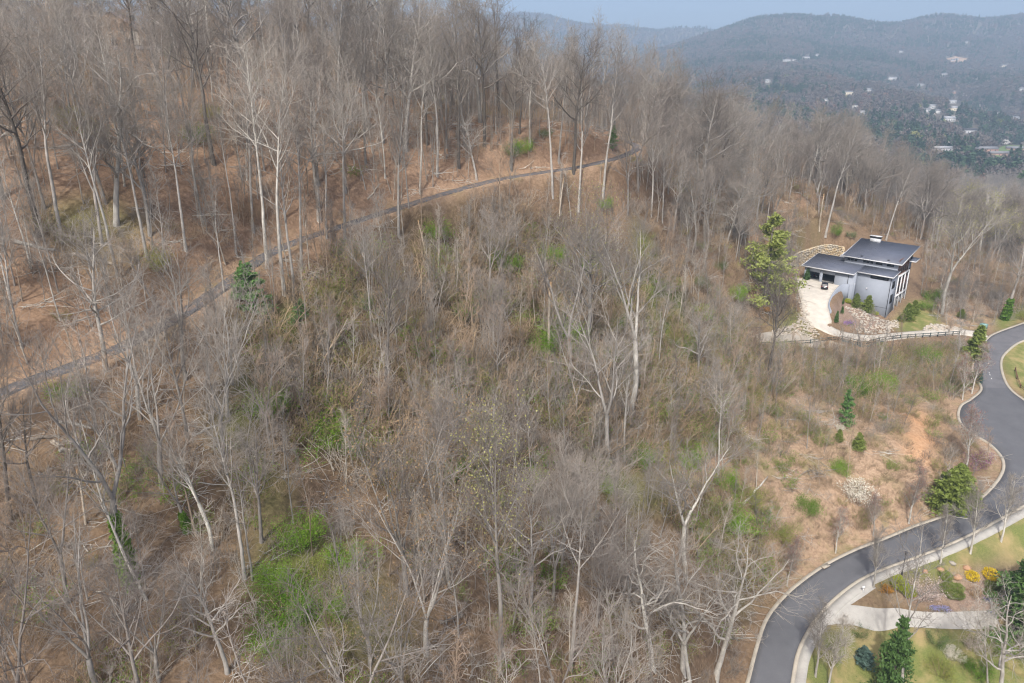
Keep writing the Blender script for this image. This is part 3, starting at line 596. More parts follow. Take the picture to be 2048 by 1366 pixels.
for hgt in np.arange(-6.2, 0.01, .55):
    s = r.uniform(0, .6)
    while s < L[-1]:
        w = r.uniform(.6, 1.3); u = s+w/2; x = np.interp(u, L, sw_top[:, 0]); y = np.interp(u, L, sw_top[:, 1]); z = np.interp(u, L, sw_top[:, 2])
        x2 = np.interp(u+.3, L, sw_top[:, 0]); y2 = np.interp(u+.3, L, sw_top[:, 1])
        V, Q = rough_block(r, np.array([x, y, z+hgt-.25+r.uniform(-.04, .04)])-sw_top[0], w*.98, .7+r.uniform(-.1, .15), .55, math.atan2(y2-y, x2-x+1e-9)); mb.add(V, Q); s += w
o = mb.build('stones', M_STONE, rw); o['kind'] = 'stuff'
core = sw_top-sw_top[0]; core[:, 2] -= .1
wall_strip('core', core, -6.5, -.2, .4, M_STONE, rw)
# boulder banks beside the driveway
def in_world_poly(px_poly, n, r):
    W = np.array([hit(*p)[:2] for p in px_poly]); lo, hi = W.min(0), W.max(0); out = []
    while len(out) < n:
        q = r.uniform(lo, hi)
        if inpoly(np.array([q[0]]), np.array([q[1]]), W)[0]: out.append(q)
    return np.array(out)
ICO = None
def boulder(r, c, s):
    global ICO
    if ICO is None:
        bm = bmesh.new(); bmesh.ops.create_icosphere(bm, subdivisions=1, radius=1); ICO = (np.array([v.co[:] for v in bm.verts]), np.array([[v.index for v in f.verts] for f in bm.faces])); bm.free()
    V = ICO[0]*(1+r.uniform(-.28, .2, (len(ICO[0]), 1)))*np.asarray(s)*r.uniform(.75, 1.2, 3); a = r.uniform(0, 6.28)
    R = np.array([[math.cos(a), -math.sin(a), 0], [math.sin(a), math.cos(a), 0], [0, 0, 1]])
    return V@R.T+c, ICO[1]
def rock_pile(label, poly, n, s0, s1, mat, seed):
    r = np.random.default_rng(seed); mb = MB()
    for q in in_world_poly(poly, n, r):
        s = r.uniform(s0, s1)**1; V, T = boulder(r, (q[0], q[1], float(gz(*q))+s*.25), (s, s*.9, s*.7)); mb.add(V, (), T)
    tag(mb.build('boulder_bank', mat), label, kind='stuff')
rock_pile('white and tan boulders lining the outer bend of the driveway', [(1608,606),(1618,625),(1622,650),(1640,672),(1616,676),(1585,668),(1560,672),(1540,665),(1570,655),(1600,640),(1610,622)], 380, .15, .48, M_ROCKW, 1)
rock_pile('white boulders tumbling down the garden below the curved wall', [(1690,612),(1730,622),(1765,640),(1796,640),(1798,655),(1775,668),(1730,668),(1705,664),(1716,655),(1722,645),(1700,628)], 420, .15, .5, M_ROCKW, 2)
rock_pile('pale boulders heaped above the driveway near the road', [(1845,658),(1860,648),(1885,650),(1925,658),(1925,662),(1850,664)], 260, .2, .55, M_ROCKW, 3)
rock_pile('tan stones edging the lawn strip beside the driveway', [(1596,596),(1606,615),(1612,630),(1598,645),(1590,640),(1602,620)], 90, .2, .45, M_ROCKW, 4)
# timber screen and post-and-rail fence below the drive
M_FENCE = simple('fence_dark_green', (.035, .06, .06), .7, .3, .2); M_NET = simple('screen_blue_green', (.05, .10, .11), .7, .2, .25)
FP = [(1440,687),(1470,690),(1510,693),(1550,693),(1590,690),(1620,688),(1655,683),(1684,681),(1700,685),(1716,689),(1733,691),(1746,687),(1758,684),(1770,682),(1785,680),(1800,678),(1815,677),(1830,676),(1845,675),(1860,674),(1875,673),(1890,672),(1905,671),(1918,670)]
fence = thing('post_and_rail_fence', 'dark post and rail fence along the outer edge of the driveway', 'fence', hit(*FP[0]))
f0 = hit(*FP[0]); fw = [hit(*p) for p in FP]
for a in fw: MB().box(*(v for k in (0, 1) for v in (a[k]-f0[k]-.09, a[k]-f0[k]+.09)), a[2]-f0[2]-.5, a[2]-f0[2]+1.3).build('post', M_FENCE, fence)
for a, b in zip(fw[:-1], fw[1:]):
    for h in (.5, 1.12): MB().bar(a-f0+[0, 0, h], b-f0+[0, 0, h], .09, .16).build('rail', M_FENCE, fence)
screen = thing('retaining_screen', 'blue green boarded retaining screen under the bend of the fence', 'retaining wall', fw[7]); spx = catmull(fw[7:14], 9); k = 0
hh = np.interp(np.arange(len(spx)), [0, len(spx)*.45, len(spx)-1], [1.0, 3.2, .6])
for q, q2, h in zip(spx[:-1], spx[1:], hh): MB().bar((q+q2)/2-fw[7]+[0, -.25, .25-h-.4], (q+q2)/2-fw[7]+[0, -.25, .25], np.linalg.norm(q2-q)*.94, .07, up=nrm(np.cross(q2-q, [0, 0, 1]))).build('board', M_NET, screen)
# transformer cabinet by the road
tp = hit(1966, 657); tr = thing('utility_cabinet', 'small pale green utility cabinet beside the road near the driveway mouth', 'utility box', tp, .4); M_CAB = simple('cabinet_green', (.22, .36, .33), .6)
MB().box(-.8, .8, -.7, .7, 0, 1.3).build('body', M_CAB, tr); MB().box(-.86, .86, -.76, .76, 1.3, 1.42).build('lid', M_CAB, tr); MB().box(-1, 1, -.9, .9, -.5, .0).build('pad', M_CONC, tr)
# low timber fence at the right edge by the second road
b0 = hit(2036, 775); bf = thing('timber_rail_fence', 'brown split rail fence on the grass by the right edge', 'fence', b0); bp = [hit(2030,742), hit(2033,758), hit(2040,776), hit(2056,792)]
for a in bp: MB().box(a[0]-b0[0]-.08, a[0]-b0[0]+.08, a[1]-b0[1]-.08, a[1]-b0[1]+.08, a[2]-b0[2]-.3, a[2]-b0[2]+1.1).build('post', M_BROWN, bf)
for a, b in zip(bp[:-1], bp[1:]):
    for h in (.45, .9): MB().bar(a-b0+[0, 0, h], b-b0+[0, 0, h], .08, .12).build('rail', M_BROWN, bf)
# lamp post and mailbox
lp = hit(1803.5, 1149); lamp = thing('lamp_post', 'slim black street lamp post with lantern head beside the lime shrub', 'street lamp', lp)
MB().lathe([(.16, -.3), (.16, .25), (.10, .35), (.075, .6), (.05, 3.7), (.05, 3.75)], 10).build('post', M_GUT, lamp); MB().lathe([(.0, 3.72), (.17, 3.75), (.17, 3.79), (.0, 3.8)], 10).build('collar', M_GUT, lamp)
MB().lathe([(.12, 3.8), (.20, 4.2), (.0, 4.22)], 6).build('lantern', M_GLASS, lamp); MB().lathe([(.25, 4.2), (.14, 4.38), (.03, 4.45), (.03, 4.55), (0, 4.56)], 6).build('cap', M_GUT, lamp)
mp = hit(1725, 1186); mb_ = thing('mailbox', 'small white mailbox post at the corner of the lower driveway', 'mailbox', mp, .3)
MB().box(-.06, .06, -.06, .06, -.2, 1.0).build('post', M_WHITE, mb_); MB().prism_x(-.25, .25, [(-.13, 1.0), (.13, 1.0), (.13, 1.17), (.07, 1.27), (-.07, 1.27), (-.13, 1.17)]).build('box', M_WHITE, mb_)
for (px, py), n in zip([(1651, 1134), (1949, 1008)], ('lower', 'upper')):
    q = atH(px, py, 76.9 if n == 'lower' else 72.9); d = thing('storm_drain', f'rusty brown storm drain inlet set in the {n} stretch of wooded kerb', 'drain', q+[0, 0, .02], .5)
    MB().box(-.75, .75, -.3, .3, 0, .16).build('inlet', simple('rust_'+n, (.20, .10, .05), .9), d); MB().box(-.8, .8, -.36, .36, .165, .22).build('cover', M_KERB, d)
# the house half hidden on the ridge top
M_BEIGE = simple('siding_beige', (.46, .42, .36), .85, .2, .06, .5); M_SHING = simple('shingle_grey', (.16, .15, .15), .9, .2, .3, 4); M_BRICK = simple('brick_red', (.32, .16, .11), .9, .2, .25, 5)
q = atD(232, 98, 166); rh = thing('ridge_house', 'beige gabled house half hidden behind trees on the ridge top', 'house', q, .15)
MB().box(-6, 6, 0, 9, -3, 4).build('wall', M_BEIGE, rh); MB().add([(-6, 0, 4), (6, 0, 4), (0, 0, 8.2), (-6, 9, 4), (6, 9, 4), (0, 9, 8.2)], [(0, 3, 4, 1)], [(0, 1, 2), (3, 5, 4)]).build('gable', M_BEIGE, rh)
rr = MB(); 
for s in (-1, 1): rr.add([(s*6.6, -.6, 3.62), (0, -.6, 8.25), (0, 9.6, 8.25), (s*6.6, 9.6, 3.62), (s*6.6, -.6, 3.85), (0, -.6, 8.5), (0, 9.6, 8.5), (s*6.6, 9.6, 3.85)], [(0, 1, 2, 3), (4, 7, 6, 5), (0, 4, 5, 1), (1, 5, 6, 2), (2, 6, 7, 3), (3, 7, 4, 0)])
rr.build('roof', M_SHING, rh)
for x in (-3.6, -.7, 2.2):
    w = link('window', None, rh); MB().box(x, x+1.4, -.06, -.003, .6, 2.5).build('frame', M_WHITE, w); MB().box(x+.1, x+1.3, -.09, -.062, .7, 2.4).build('pane', M_GLASS, w)
q = atD(272, 118, 156); rb = thing('ridge_outbuilding', 'long low building with dark roof and brick wall on the ridge top', 'building', q, .05)
MB().box(-7, 8, 0, 6, -2.5, 2.0).build('wall', M_BRICK, rb); MB().prism_x(-7.8, 8.8, [(-.9, 1.85), (6.9, 3.1), (6.9, 3.4), (-.9, 2.15)]).build('roof', M_SHING, rb)
for x in (-4, 0, 4): MB().box(x, x+1.6, -.05, -.002, -.2, 1.3).build('window', M_GLASS, rb)
# ------------------------------------------------------------------ tree generator: every twig is a tapered tube
def grow(r, S, D, L, R0, n, trop, wig, taper=.35):
    """B curved branches from start S along D: returns points (B,n,3), radii (B,n)"""
    B = len(S); P = np.empty((B, n, 3)); P[:, 0] = S; d = D.copy(); st = (L/(n-1))[:, None]
    for i in range(1, n):
        d = nrm(d+np.array([0, 0, 1.])*trop+r.normal(0, wig, (B, 3))); P[:, i] = P[:, i-1]+d*st
    f = np.linspace(0, 1, n); return P, R0[:, None]*(1-(1-taper)*f)[None]
def spawn(r, P, R, k, u0, u1, ang, jit=.25, upbias=.0, updir=None):
    """k children on each parent between u0..u1 of its length: start, direction, parent radius, u"""
    B, N, _ = P.shape; u = (np.arange(k)[None]+r.uniform(.1, .9, (B, k)))/k*(u1-u0)+u0
    x = u*(N-1); i = np.clip(x.astype(int), 0, N-2); f = (x-i)[..., None]; b = np.arange(B)[:, None]
    S = P[b, i]*(1-f)+P[b, i+1]*f; T = nrm(P[b, i+1]-P[b, i]); rad = (R[b, i]*(1-f[..., 0])+R[b, i+1]*f[..., 0])
    az = r.uniform(0, 6.283, (B, 1))+np.arange(k)[None]*2.4+r.normal(0, .5, (B, k))
    ref = np.where(np.abs(T[..., 2:3]) > .9, np.array([1., 0, 0]), np.array([0, 0, 1.])); X = nrm(np.cross(T, ref)); Y = np.cross(T, X)
    a = ang+r.normal(0, jit, (B, k)); D = T*np.cos(a)[..., None]+(X*np.cos(az)[..., None]+Y*np.sin(az)[..., None])*np.sin(a)[..., None]
    D[..., 2] += upbias; return S.reshape(-1, 3), nrm(D.reshape(-1, 3)), rad.reshape(-1), u.reshape(-1)
def pack(levels):
    """levels: list of (P,R,sides,tw) -> verts, quads, tw attr"""
    V, Q, A = [], [], []; n = 0
    for P, R, s, tw in levels:
        v, q = tubes(P, R, s); V.append(v); Q.append(q+n); n += len(v); A.append(np.full(len(v), tw))
    return np.concatenate(V), np.concatenate(Q), np.concatenate(A)
def bare_tree(seed, mat, H=22, r0=.3, clear=.45, n1=16, a1=.75, l1=.34, k2=7, k3=6, k4=3, wig=.10, trop=.06, fork=0, lean=0., twig=.013, l1exp=.7, gnarl=1., trunk_wig=.03, low=0):
    r = np.random.default_rng(seed)
    if fork:
        hf = H*clear*.75
        P0, R0 = grow(r, np.zeros((1, 3)), np.array([[lean, 0, 1.]]), np.array([hf]), np.array([r0]), 8, .02, trunk_wig, .82)
        d = nrm(P0[0, -1]-P0[0, -2]); az = r.uniform(0, 6.28)+np.arange(fork)*6.283/fork+r.normal(0, .3, fork); sp_ = r.uniform(.28, .5, fork)
        D = nrm(d[None]+np.stack([np.cos(az), np.sin(az), np.zeros(fork)], -1)*sp_[:, None])
        PF, RF = grow(r, np.repeat(P0[:, -1], fork, 0), D, (H-hf)*r.uniform(.85, 1.06, fork), np.full(fork, r0*.82*fork**-.42), 12, .05, trunk_wig*1.6, .12)
        base = [(P0, R0, 9, 0.), (PF, RF, 7, 0.)]; par = (PF, RF); cl = .12
    else:
        P0, R0 = grow(r, np.zeros((1, 3)), np.array([[lean, 0, 1.]]), np.array([H]), np.array([r0]), 18, .02, trunk_wig, .10)
        R0[:, 0] *= 1.35; base = [(P0, R0, 9, 0.)]; par = (P0, R0); cl = clear
    base[0][0][:, 0, 2] -= .9                                     # rooted below the leaf litter
    B = len(par[0]); kk = max(3, n1//B)
    S, D, rad, u = spawn(r, *par, kk, cl, .97, a1, .22)
    Lh = H*l1*(1-((u-cl)/(1-cl))*.62)**l1exp*r.uniform(.6, 1.25, len(u))
    if low: Lh *= np.where(u < cl+.15, r.uniform(.5, 1.3, len(u)), 1)
    P1, R1 = grow(r, S, D, Lh, np.minimum(rad*.66, .05+Lh*.026), 8, trop, wig*gnarl, .22)
    S, D, rad, u = spawn(r, P1, R1, k2, .2, 1., .72, .25, .08); L2 = np.repeat(Lh, k2)*(.62-.3*u)*r.uniform(.55, 1.25, len(u))
    P2, R2 = grow(r, S, D, L2, np.clip(rad*.60, twig*1.6, None), 5, trop*.8, wig*1.3*gnarl, .35)
    S, D, rad, u = spawn(r, P2, R2, k3, .15, 1., .68, .28, .08); L3 = np.repeat(L2, k3)*(.62-.2*u)*r.uniform(.5, 1.3, len(u))+.15
    P3, R3 = grow(r, S, D, L3, np.clip(rad*.6, twig*1.0, twig*2), 4, trop*.6, wig*1.5, .6)
    lv = [(P1, R1, 6, .25), (P2, R2, 4, .6), (P3, R3, 3, .9)]; tips = P3[:, -1]
    if k4:
        S, D, rad, u = spawn(r, P3, R3, k4, .25, 1., .62, .3, .06); L4 = np.repeat(L3, k4)*r.uniform(.35, .8, len(u))+.12
        P4, R4 = grow(r, S, D, L4, np.full(len(u), twig*.8), 2, .03, .1, .6); lv.append((P4, R4, 3, 1.)); tips = P4[:, -1]
    V, Q, A = pack(base); mt = new_mesh('trunk', V, [Q], mat, True, {'tw': A})
    V, Q, A = pack(lv); mc = new_mesh('crown', V, [Q], mat, False, {'tw': A})
    return dict(trunk=mt, crown=mc, H=float(P0[0, -1, 2] if not fork else par[0][:, -1, 2].max()), tips=tips, axis=P0[0], rad=R0[0], seed=seed)
def quads(r, P, size, asp=1.6, flat=None):
    """a small bent diamond-shaped leaf at every point"""
    n = len(P); s = size*r.uniform(.6, 1.35, n)[:, None]; a = nrm(r.normal(0, 1, (n, 3))); 
    if flat is not None: a = nrm(a+np.array([0, 0, flat]))
    ref = nrm(r.normal(0, 1, (n, 3))); x = nrm(np.cross(a, ref)); y = np.cross(a, x)
    V = np.stack([P-x*s*.5*asp, P-y*s*.5+a*s*.12, P+x*s*.5*asp, P+y*s*.5+a*s*.12], 1).reshape(-1, 3)
    return V, np.arange(n*4).reshape(n, 4)
def leaf_mesh(name, r, P, size, mat, asp=1.6, flat=None): V, Q = quads(r, P, size, asp, flat); return new_mesh(name, V, [Q], mat)
SPEC = {}
def species(key, protos): SPEC[key] = protos
species('poplar', [bare_tree(10+i, M_GREY, 24, .24, .42+.06*i, 20, .55+.07*i, .24+.03*i, 6, 5, 2, .075+.015*i, .09) for i in range(4)])
species('poplar_pale', [bare_tree(20+i, M_PALE, 23, .215, .55, 18, .66, .27, 6, 5, 2, .09, .08) for i in range(2)])
species('oak', [bare_tree(30+i, M_GREY, 20, .36, .32, 18, .95, .46, 7, 5, 2, .17, .05, gnarl=1.2, trunk_wig=.05) for i in range(3)])
species('oak_pale', [bare_tree(40+i, M_PALE, 19, .34, .28, 16, 1.05, .46, 7, 5, 2, .20, .03, gnarl=1.3, trunk_wig=.06) for i in range(2)])
species('vase', [bare_tree(50+i, M_GREY, 17, .27, .34, 18, .55, .36, 7, 5, 2, .09, .07, fork=4, trunk_wig=.04) for i in range(3)])
species('fork', [bare_tree(60+i, (M_GREY, M_PALE)[i], 20, .27, .5, 16, .7, .33, 7, 5, 2, .12, .06, fork=2, trunk_wig=.045) for i in range(2)])
species('dark', [bare_tree(70+i, M_DARK, 22, .32, .42, 18, .8, .36, 7, 5, 2, .12, .06, trunk_wig=.04) for i in range(2)])
species('mauve', [bare_tree(80+i, M_MAUVE, 18, .24, .34+.06*i, 18, .7, .36, 7, 6, 2, .09+.02*i, .07, fork=(i % 2)*(2+i//2)) for i in range(4)])
species('thin', [bare_tree(90+i, m, 12, .11, .4, 13, .65, .28, 5, 4, 2, .09, .07, twig=.011) for i, m in enumerate((M_GREY, M_PALE, M_TAN, M_MAUVE, M_DARK, M_GREY))])
species('street', [bare_tree(100+i, M_PALE, 8, .12, .25, 20, .55, .30, 6, 5, 2, .07, .08, twig=.01) for i in range(2)])
SPEC['all'] = []
def snag_mesh(seed, mat, H=14, r0=.3):
    r = np.random.default_rng(seed); P0, R0 = grow(r, np.zeros((1, 3)), np.array([[.0, 0, 1.]]), np.array([H]), np.array([r0]), 12, .02, .035, .62); P0[:, 0, 2] -= .9
    V, Q, A = pack([(P0, R0, 9, 0.)]); top = np.arange(len(V)-9, len(V)); V[top, 2] += r.uniform(-.5, .7, 9); A[top] = 1; A[top-9] = .5
    S, D, rad, u = spawn(r, P0, R0, 5, .45, .97, .9); P1, R1 = grow(r, S, D, r.uniform(.6, 2.4, 5), rad*.28, 4, 0, .15)
    V1, Q1, A1 = pack([(P1, R1, 5, .3)])
    return dict(trunk=new_mesh('trunk', V, [Q], mat, True, {'tw': A}), crown=new_mesh('broken_limbs', V1, [Q1], mat, False, {'tw': A1}), H=H, tips=P1[:, -1], axis=P0[0], rad=R0[0], seed=seed)
species('snag', [snag_mesh(s, M_SNAG) for s in (1, 2)])
NTREE = [0]
def place_tree(proto, base, height, lean=(0, 0), rz=0., label=None, group=None, name='bare_tree', cat='tree', bud=None, ivy=None, wide=1.):
    s = height/proto['H']; root = tag(link(name, None), label, cat, group)
    q = Vector((0, 0, 1)).rotation_difference(Vector((lean[0], lean[1], 1)).normalized()) @ Euler((0, 0, rz)).to_quaternion()
    root.location = [float(v) for v in base]; root.rotation_mode = 'QUATERNION'; root.rotation_quaternion = q; root.scale = (s*wide, s*wide, s)
    link('trunk', proto['trunk'], root); link('crown' if name != 'dead_tree' else 'limb_stubs', proto['crown'], root)
    if bud: link('buds' if bud != 'bloom' else 'blossom', proto['bud_'+bud], root)
    if ivy:
        r = np.random.default_rng(int(abs(base[0])*10)); n = 3200; u = r.uniform(0, ivy, n); x = u*(len(proto['axis'])-1); i = np.clip(x.astype(int), 0, len(proto['axis'])-2); f = (x-i)[:, None]
        P = proto['axis'][i]*(1-f)+proto['axis'][i+1]*f; a = r.uniform(0, 6.28, n); P = P+np.stack([np.cos(a), np.sin(a), np.zeros(n)], -1)*(r.uniform(.2, .78, n)*(1-.45*u/ivy)*(.35+.9*np.random.default_rng(4).random(40))[(u/ivy*39).astype(int)])[:, None]
        link('ivy', leaf_mesh('ivy', r, P, .22, M_IVY), root)
    NTREE[0] += 1; return root
def buds(proto, key, mat, size, every=1, blob=0.):
    r = np.random.default_rng(proto['seed']+5); P = proto['tips'][::every]; P = P+r.normal(0, .08+blob, P.shape); proto['bud_'+key] = leaf_mesh('buds_'+key, r, P, size, mat)
for p in SPEC['vase']+SPEC['poplar']+SPEC['fork']+SPEC['oak_pale']+SPEC['oak']: buds(p, 'green', M_BUD, .10)
for p in SPEC['vase']+SPEC['mauve']: buds(p, 'tan', M_BUDTAN, .11)
for p in SPEC['street']: buds(p, 'red', M_BUDRED, .07)
for p in SPEC['mauve']: buds(p, 'red', M_BUDRED, .09, 2)

# trees that can be told apart: base pixel, top pixel, species, variant, label, extras
T = [
 (80,470,-40,60,'dark',0,'dark trunk leaning hard left at the left edge above the path'),
 (90,417,18,120,'poplar',0,'grey tree leaning left behind the dark leaning trunk'),
 (125,485,62,60,'poplar',1,'tall grey tree just right of the dark leaning trunk'),
 (232,450,215,110,'oak_pale',0,'white limbed oak with a long bare branch reaching right'),
 (427,328,368,-20,'dark',1,'tall dark trunked tree below the ridge top conifer'),
 (407,452,360,190,'poplar_pale',0,'slender pale tree on the brown slope right of the white limbed oak'),
 (535,536,520,120,'poplar_pale',1,'straight pale trunk standing in front of the path above the green pine'),
 (569,590,535,150,'poplar_pale',0,'thick pale straight trunk just right of the green pine'),
 (588,592,575,250,'thin',0,'thin grey trunk beside the thick pale one near the pine'),
 (603,540,592,210,'poplar',2,'grey tree below the path with a dark shadow at its foot'),
 (506,460,490,170,'poplar',0,'grey tree on the slope above the middle of the path'),
 (653,478,640,230,'poplar',1,'grey tree by the path right of the pale straight trunks'),
 (690,482,676,170,'poplar',2,'tall tree at the lower edge of the path right of centre left'),
 (273,128,232,-90,'dark',0,'dark tree leaning left before the long low ridge building'),
 (316,140,288,-90,'dark',1,'dark forked tree right of the long low ridge building'),
 (690,382,680,180,'oak',0,'spreading grey oak on the brown slope left of centre'),
 (840,386,845,130,'poplar_pale',1,'pale tree rising from the path at upper centre'),
 (770,357,768,180,'thin',1,'slim pale tree on the slope above the path at centre'),
 (797,470,790,180,'poplar',0,'tall grey tree below the path at upper centre'),
 (893,296,890,50,'poplar',1,'tall straight tree on the upper slope at centre'),
 (1061,302,1059,85,'poplar_pale',0,'pale unbranched straight trunk beside the green shrubs above the path'),
 (1105,388,1122,110,'poplar',3,'large grey tree standing below the path bend'),
 (1117,322,1132,100,'poplar',2,'grey tree on the uphill edge of the path near its bend'),
 (1147,343,1165,100,'dark',0,'dark tree with wide crown on the path near its bend'),
 (1157,416,1178,160,'poplar',0,'tall grey tree below the path right of the large one'),
 (1206,388,1222,120,'poplar',1,'grey tree nearest the path bend on its lower side'),
 (953,358,940,220,'oak',2,'gnarled many branched oak at the path edge'),
 (806,193,808,-30,'oak_pale',1,'pale crowned tree on the crest at upper centre'),
 (1001,448,1003,270,'thin',2,'brown slender tree under the path at centre'),
 (818,418,812,240,'thin',0,'thin tree just below the path at upper centre'),
 (1240,272,1252,70,'poplar',2,'grey tree at the tip of the path bend'),
 (1346,469,1362,335,'fork',0,'pale branching tree in the thicket right of centre'),
 (1403,398,1452,170,'oak',0,'big grey tree leaning right on the ridge end'),
 (1652,467,1705,250,'poplar',1,'tall grey trunk leaning right behind the stone retaining wall'),
 (1772,480,1812,320,'poplar',0,'grey tree directly behind the chimney of the grey house'),
 (1452,492,1480,365,'oak_pale',0,'pale bent tree left of the yellow green pine'),
 (1884,628,1935,430,'fork',1,'white trunked tree leaning right on the grass beyond the grey house'),
 (772,794,776,510,'dark',1,'dark straight trunk rising from the brown thicket left of centre'),
 (1143,785,1126,490,'fork',0,'slim white forked trunk in the green patch at centre'),
 (1167,705,1248,430,'oak',1,'big grey oak leaning right in the central thicket'),
 (1261,832,1303,490,'fork',1,'tall pale tree leaning right of the big leaning oak'),
 (1317,743,1326,585,'thin',1,'short pale tree right of the leaning oaks'),
 (1222,947,1195,620,'fork',0,'pale low forked tree on the slope above the green patch'),
 (1249,932,1240,700,'thin',1,'straight pale thin tree touching the low forked one'),
 (1394,770,1402,620,'oak',2,'small grey tree in the thicket below the gravel area'),
 (744,671,735,450,'poplar',2,'grey tree in the brown thicket left of the dark straight trunk'),
 (1039,545,1040,420,'thin',0,'thin grey tree among the green shrubs at centre'),
 (1160,609,1163,470,'thin',2,'slender trunk above the big leaning oak'),
 (120,640,74,460,'poplar_pale',1,'pale slanting trunk on the brown slope at far left above the path'),
 (212,742,205,465,'oak',0,'grey gnarled tree standing on the lower edge of the path at left'),
 (455,832,440,600,'vase',0,'wide vase shaped bare tree below the path at left'),
 (312,616,225,470,'mauve',0,'tree leaning left over the path at left'),
 (448,585,422,390,'thin',0,'thin trunk at the path edge left of the green pine'),
 (376,1065,335,860,'mauve',1,'ivy covered trunk left of the thick straight trunk at lower left'),
 (262,1168,150,690,'fork',0,'pale forked tree wrapped in ivy at lower left'),
 (489,1157,455,800,'poplar',1,'thick grey straight trunk at lower left of centre'),
 (292,1200,110,860,'thin',1,'thin pale trunk slanting left across the lower left woods'),
 (75,1018,40,800,'dark',0,'dark trunk on the leafy slope near the left edge'),
 (22,1040,-20,740,'dark',1,'dark trunk at the very left edge below the path'),
 (425,1100,398,880,'fork',1,'twin stemmed pale tree behind the thick straight trunk'),
 (505,1160,498,930,'thin',0,'thin grey trunk just right of the thick straight trunk'),
 (205,1395,70,1090,'vase',1,'large bare grey crown at the lower left corner'),
 (318,1362,285,1140,'vase',2,'bare grey tree with many upright limbs at the lower left'),
 (455,1345,425,1130,'oak',2,'knotty grey tree among crowns at the bottom left of centre'),
 (1003,1330,998,850,'poplar',0,'tall tree with yellow green buds at bottom centre'),
 (852,1310,850,1020,'vase',0,'wide many stemmed tree with tan buds at bottom centre'),
 (1141,1340,1158,980,'poplar',2,'tall grey tree right of the yellow green budding one'),
 (1062,1245,1050,1030,'oak',1,'mid height tree between two tall trunks at bottom centre'),
 (1305,1334,1285,1080,'oak_pale',0,'white barked tree with crooked limbs at bottom right of centre'),
 (1365,1342,1348,1100,'oak_pale',1,'white barked tree beside the crooked one at the bottom'),
 (1372,1155,1378,890,'fork',1,'white dead looking tree above the road at right of centre'),
 (1226,1336,1215,1120,'mauve',2,'slender brownish tree at the bottom between grey and white trees'),
 (1436,961,1446,740,'poplar_pale',0,'tall pale straight tree on the green bank right of centre'),
 (1432,1350,1478,1080,'oak_pale',0,'white branching tree overhanging the road at the bottom'),
 (1380,1385,1395,1150,'fork',1,'pale tree at the bottom edge left of the road'),
 (740,1330,735,1110,'vase',1,'grey upright tree at the bottom right of the green hollow'),
 (600,1440,585,1265,'vase',2,'bare crown at the bottom edge below the green hollow'),
 (1720,722,1728,630,'fork',0,'slim grey tree standing just below the bend of the fence'),
 (1535,770,1560,555,'dark',1,'dark trunked tree rising left of the gravel turning area'),
 (1560,780,1568,660,'thin',1,'thin pale tree below the gravel turning area'),
 (2010,640,2046,430,'mauve',1,'ivy clad tree at the right edge beyond the road'),
 (1797,1420,1862,1115,'thin',1,'tall pale trunk crossing the lower driveway at lower right'),
 (1976,1385,1965,1200,'thin',1,'pale twin tree below the lower driveway at right'),
 (1996,1405,2036,1190,'oak_pale',0,'white limbed tree at the lower right corner'),
]
EXTRA = {'ivy covered trunk': dict(ivy=.7), 'pale forked tree wrapped': dict(ivy=.85), 'ivy clad tree': dict(ivy=.7), 'tall tree with yellow': dict(bud='green'), 'wide many stemmed': dict(bud='tan'), 'white trunked tree leaning': dict(bud='green'), 'big grey oak leaning': dict(bud='green')}
def toward(base, tx, ty):
    r_ = ray(tx, ty); k = base[1]/r_[1]; top = np.array([r_[0]*k, base[1], CAM_Z+r_[2]*k]); return top
rt = np.random.default_rng(99)
BASES = []
for i, (bx, by, tx, ty, spk, var, lab) in enumerate(T):
    b = hit(bx, by)
    if b is None: continue
    top = toward(b, tx, ty); h = max(3., top[2]-b[2]); ln = ((top[0]-b[0])/h*.9, rt.normal(0, .03))
    ps = SPEC[spk]; place_tree(ps[var % len(ps)], b, h*1.02, ln, rt.uniform(0, 6.28), lab, **next((v for k, v in EXTRA.items() if lab.startswith(k)), {})); BASES.append(b)
for bx, by, tx, ty, lab in [(1098,707,1094,562,'broken grey snag in the green patch at centre'),(1119,428,1121,358,'short broken snag below the path near its bend'),(1638,462,1641,388,'orange topped broken snag behind the grey house'),(171,1048,165,940,'short broken stump trunk on the lower left slope'),(850,505,842,440,'pale broken stub in the thicket below the path')]:
    b = hit(bx, by); top = toward(b, tx, ty); place_tree(SPEC['snag'][len(lab) % 2], b, top[2]-b[2], ((top[0]-b[0])/(top[2]-b[2]), 0), rt.uniform(0, 6), lab, name='dead_tree'); BASES.append(b)
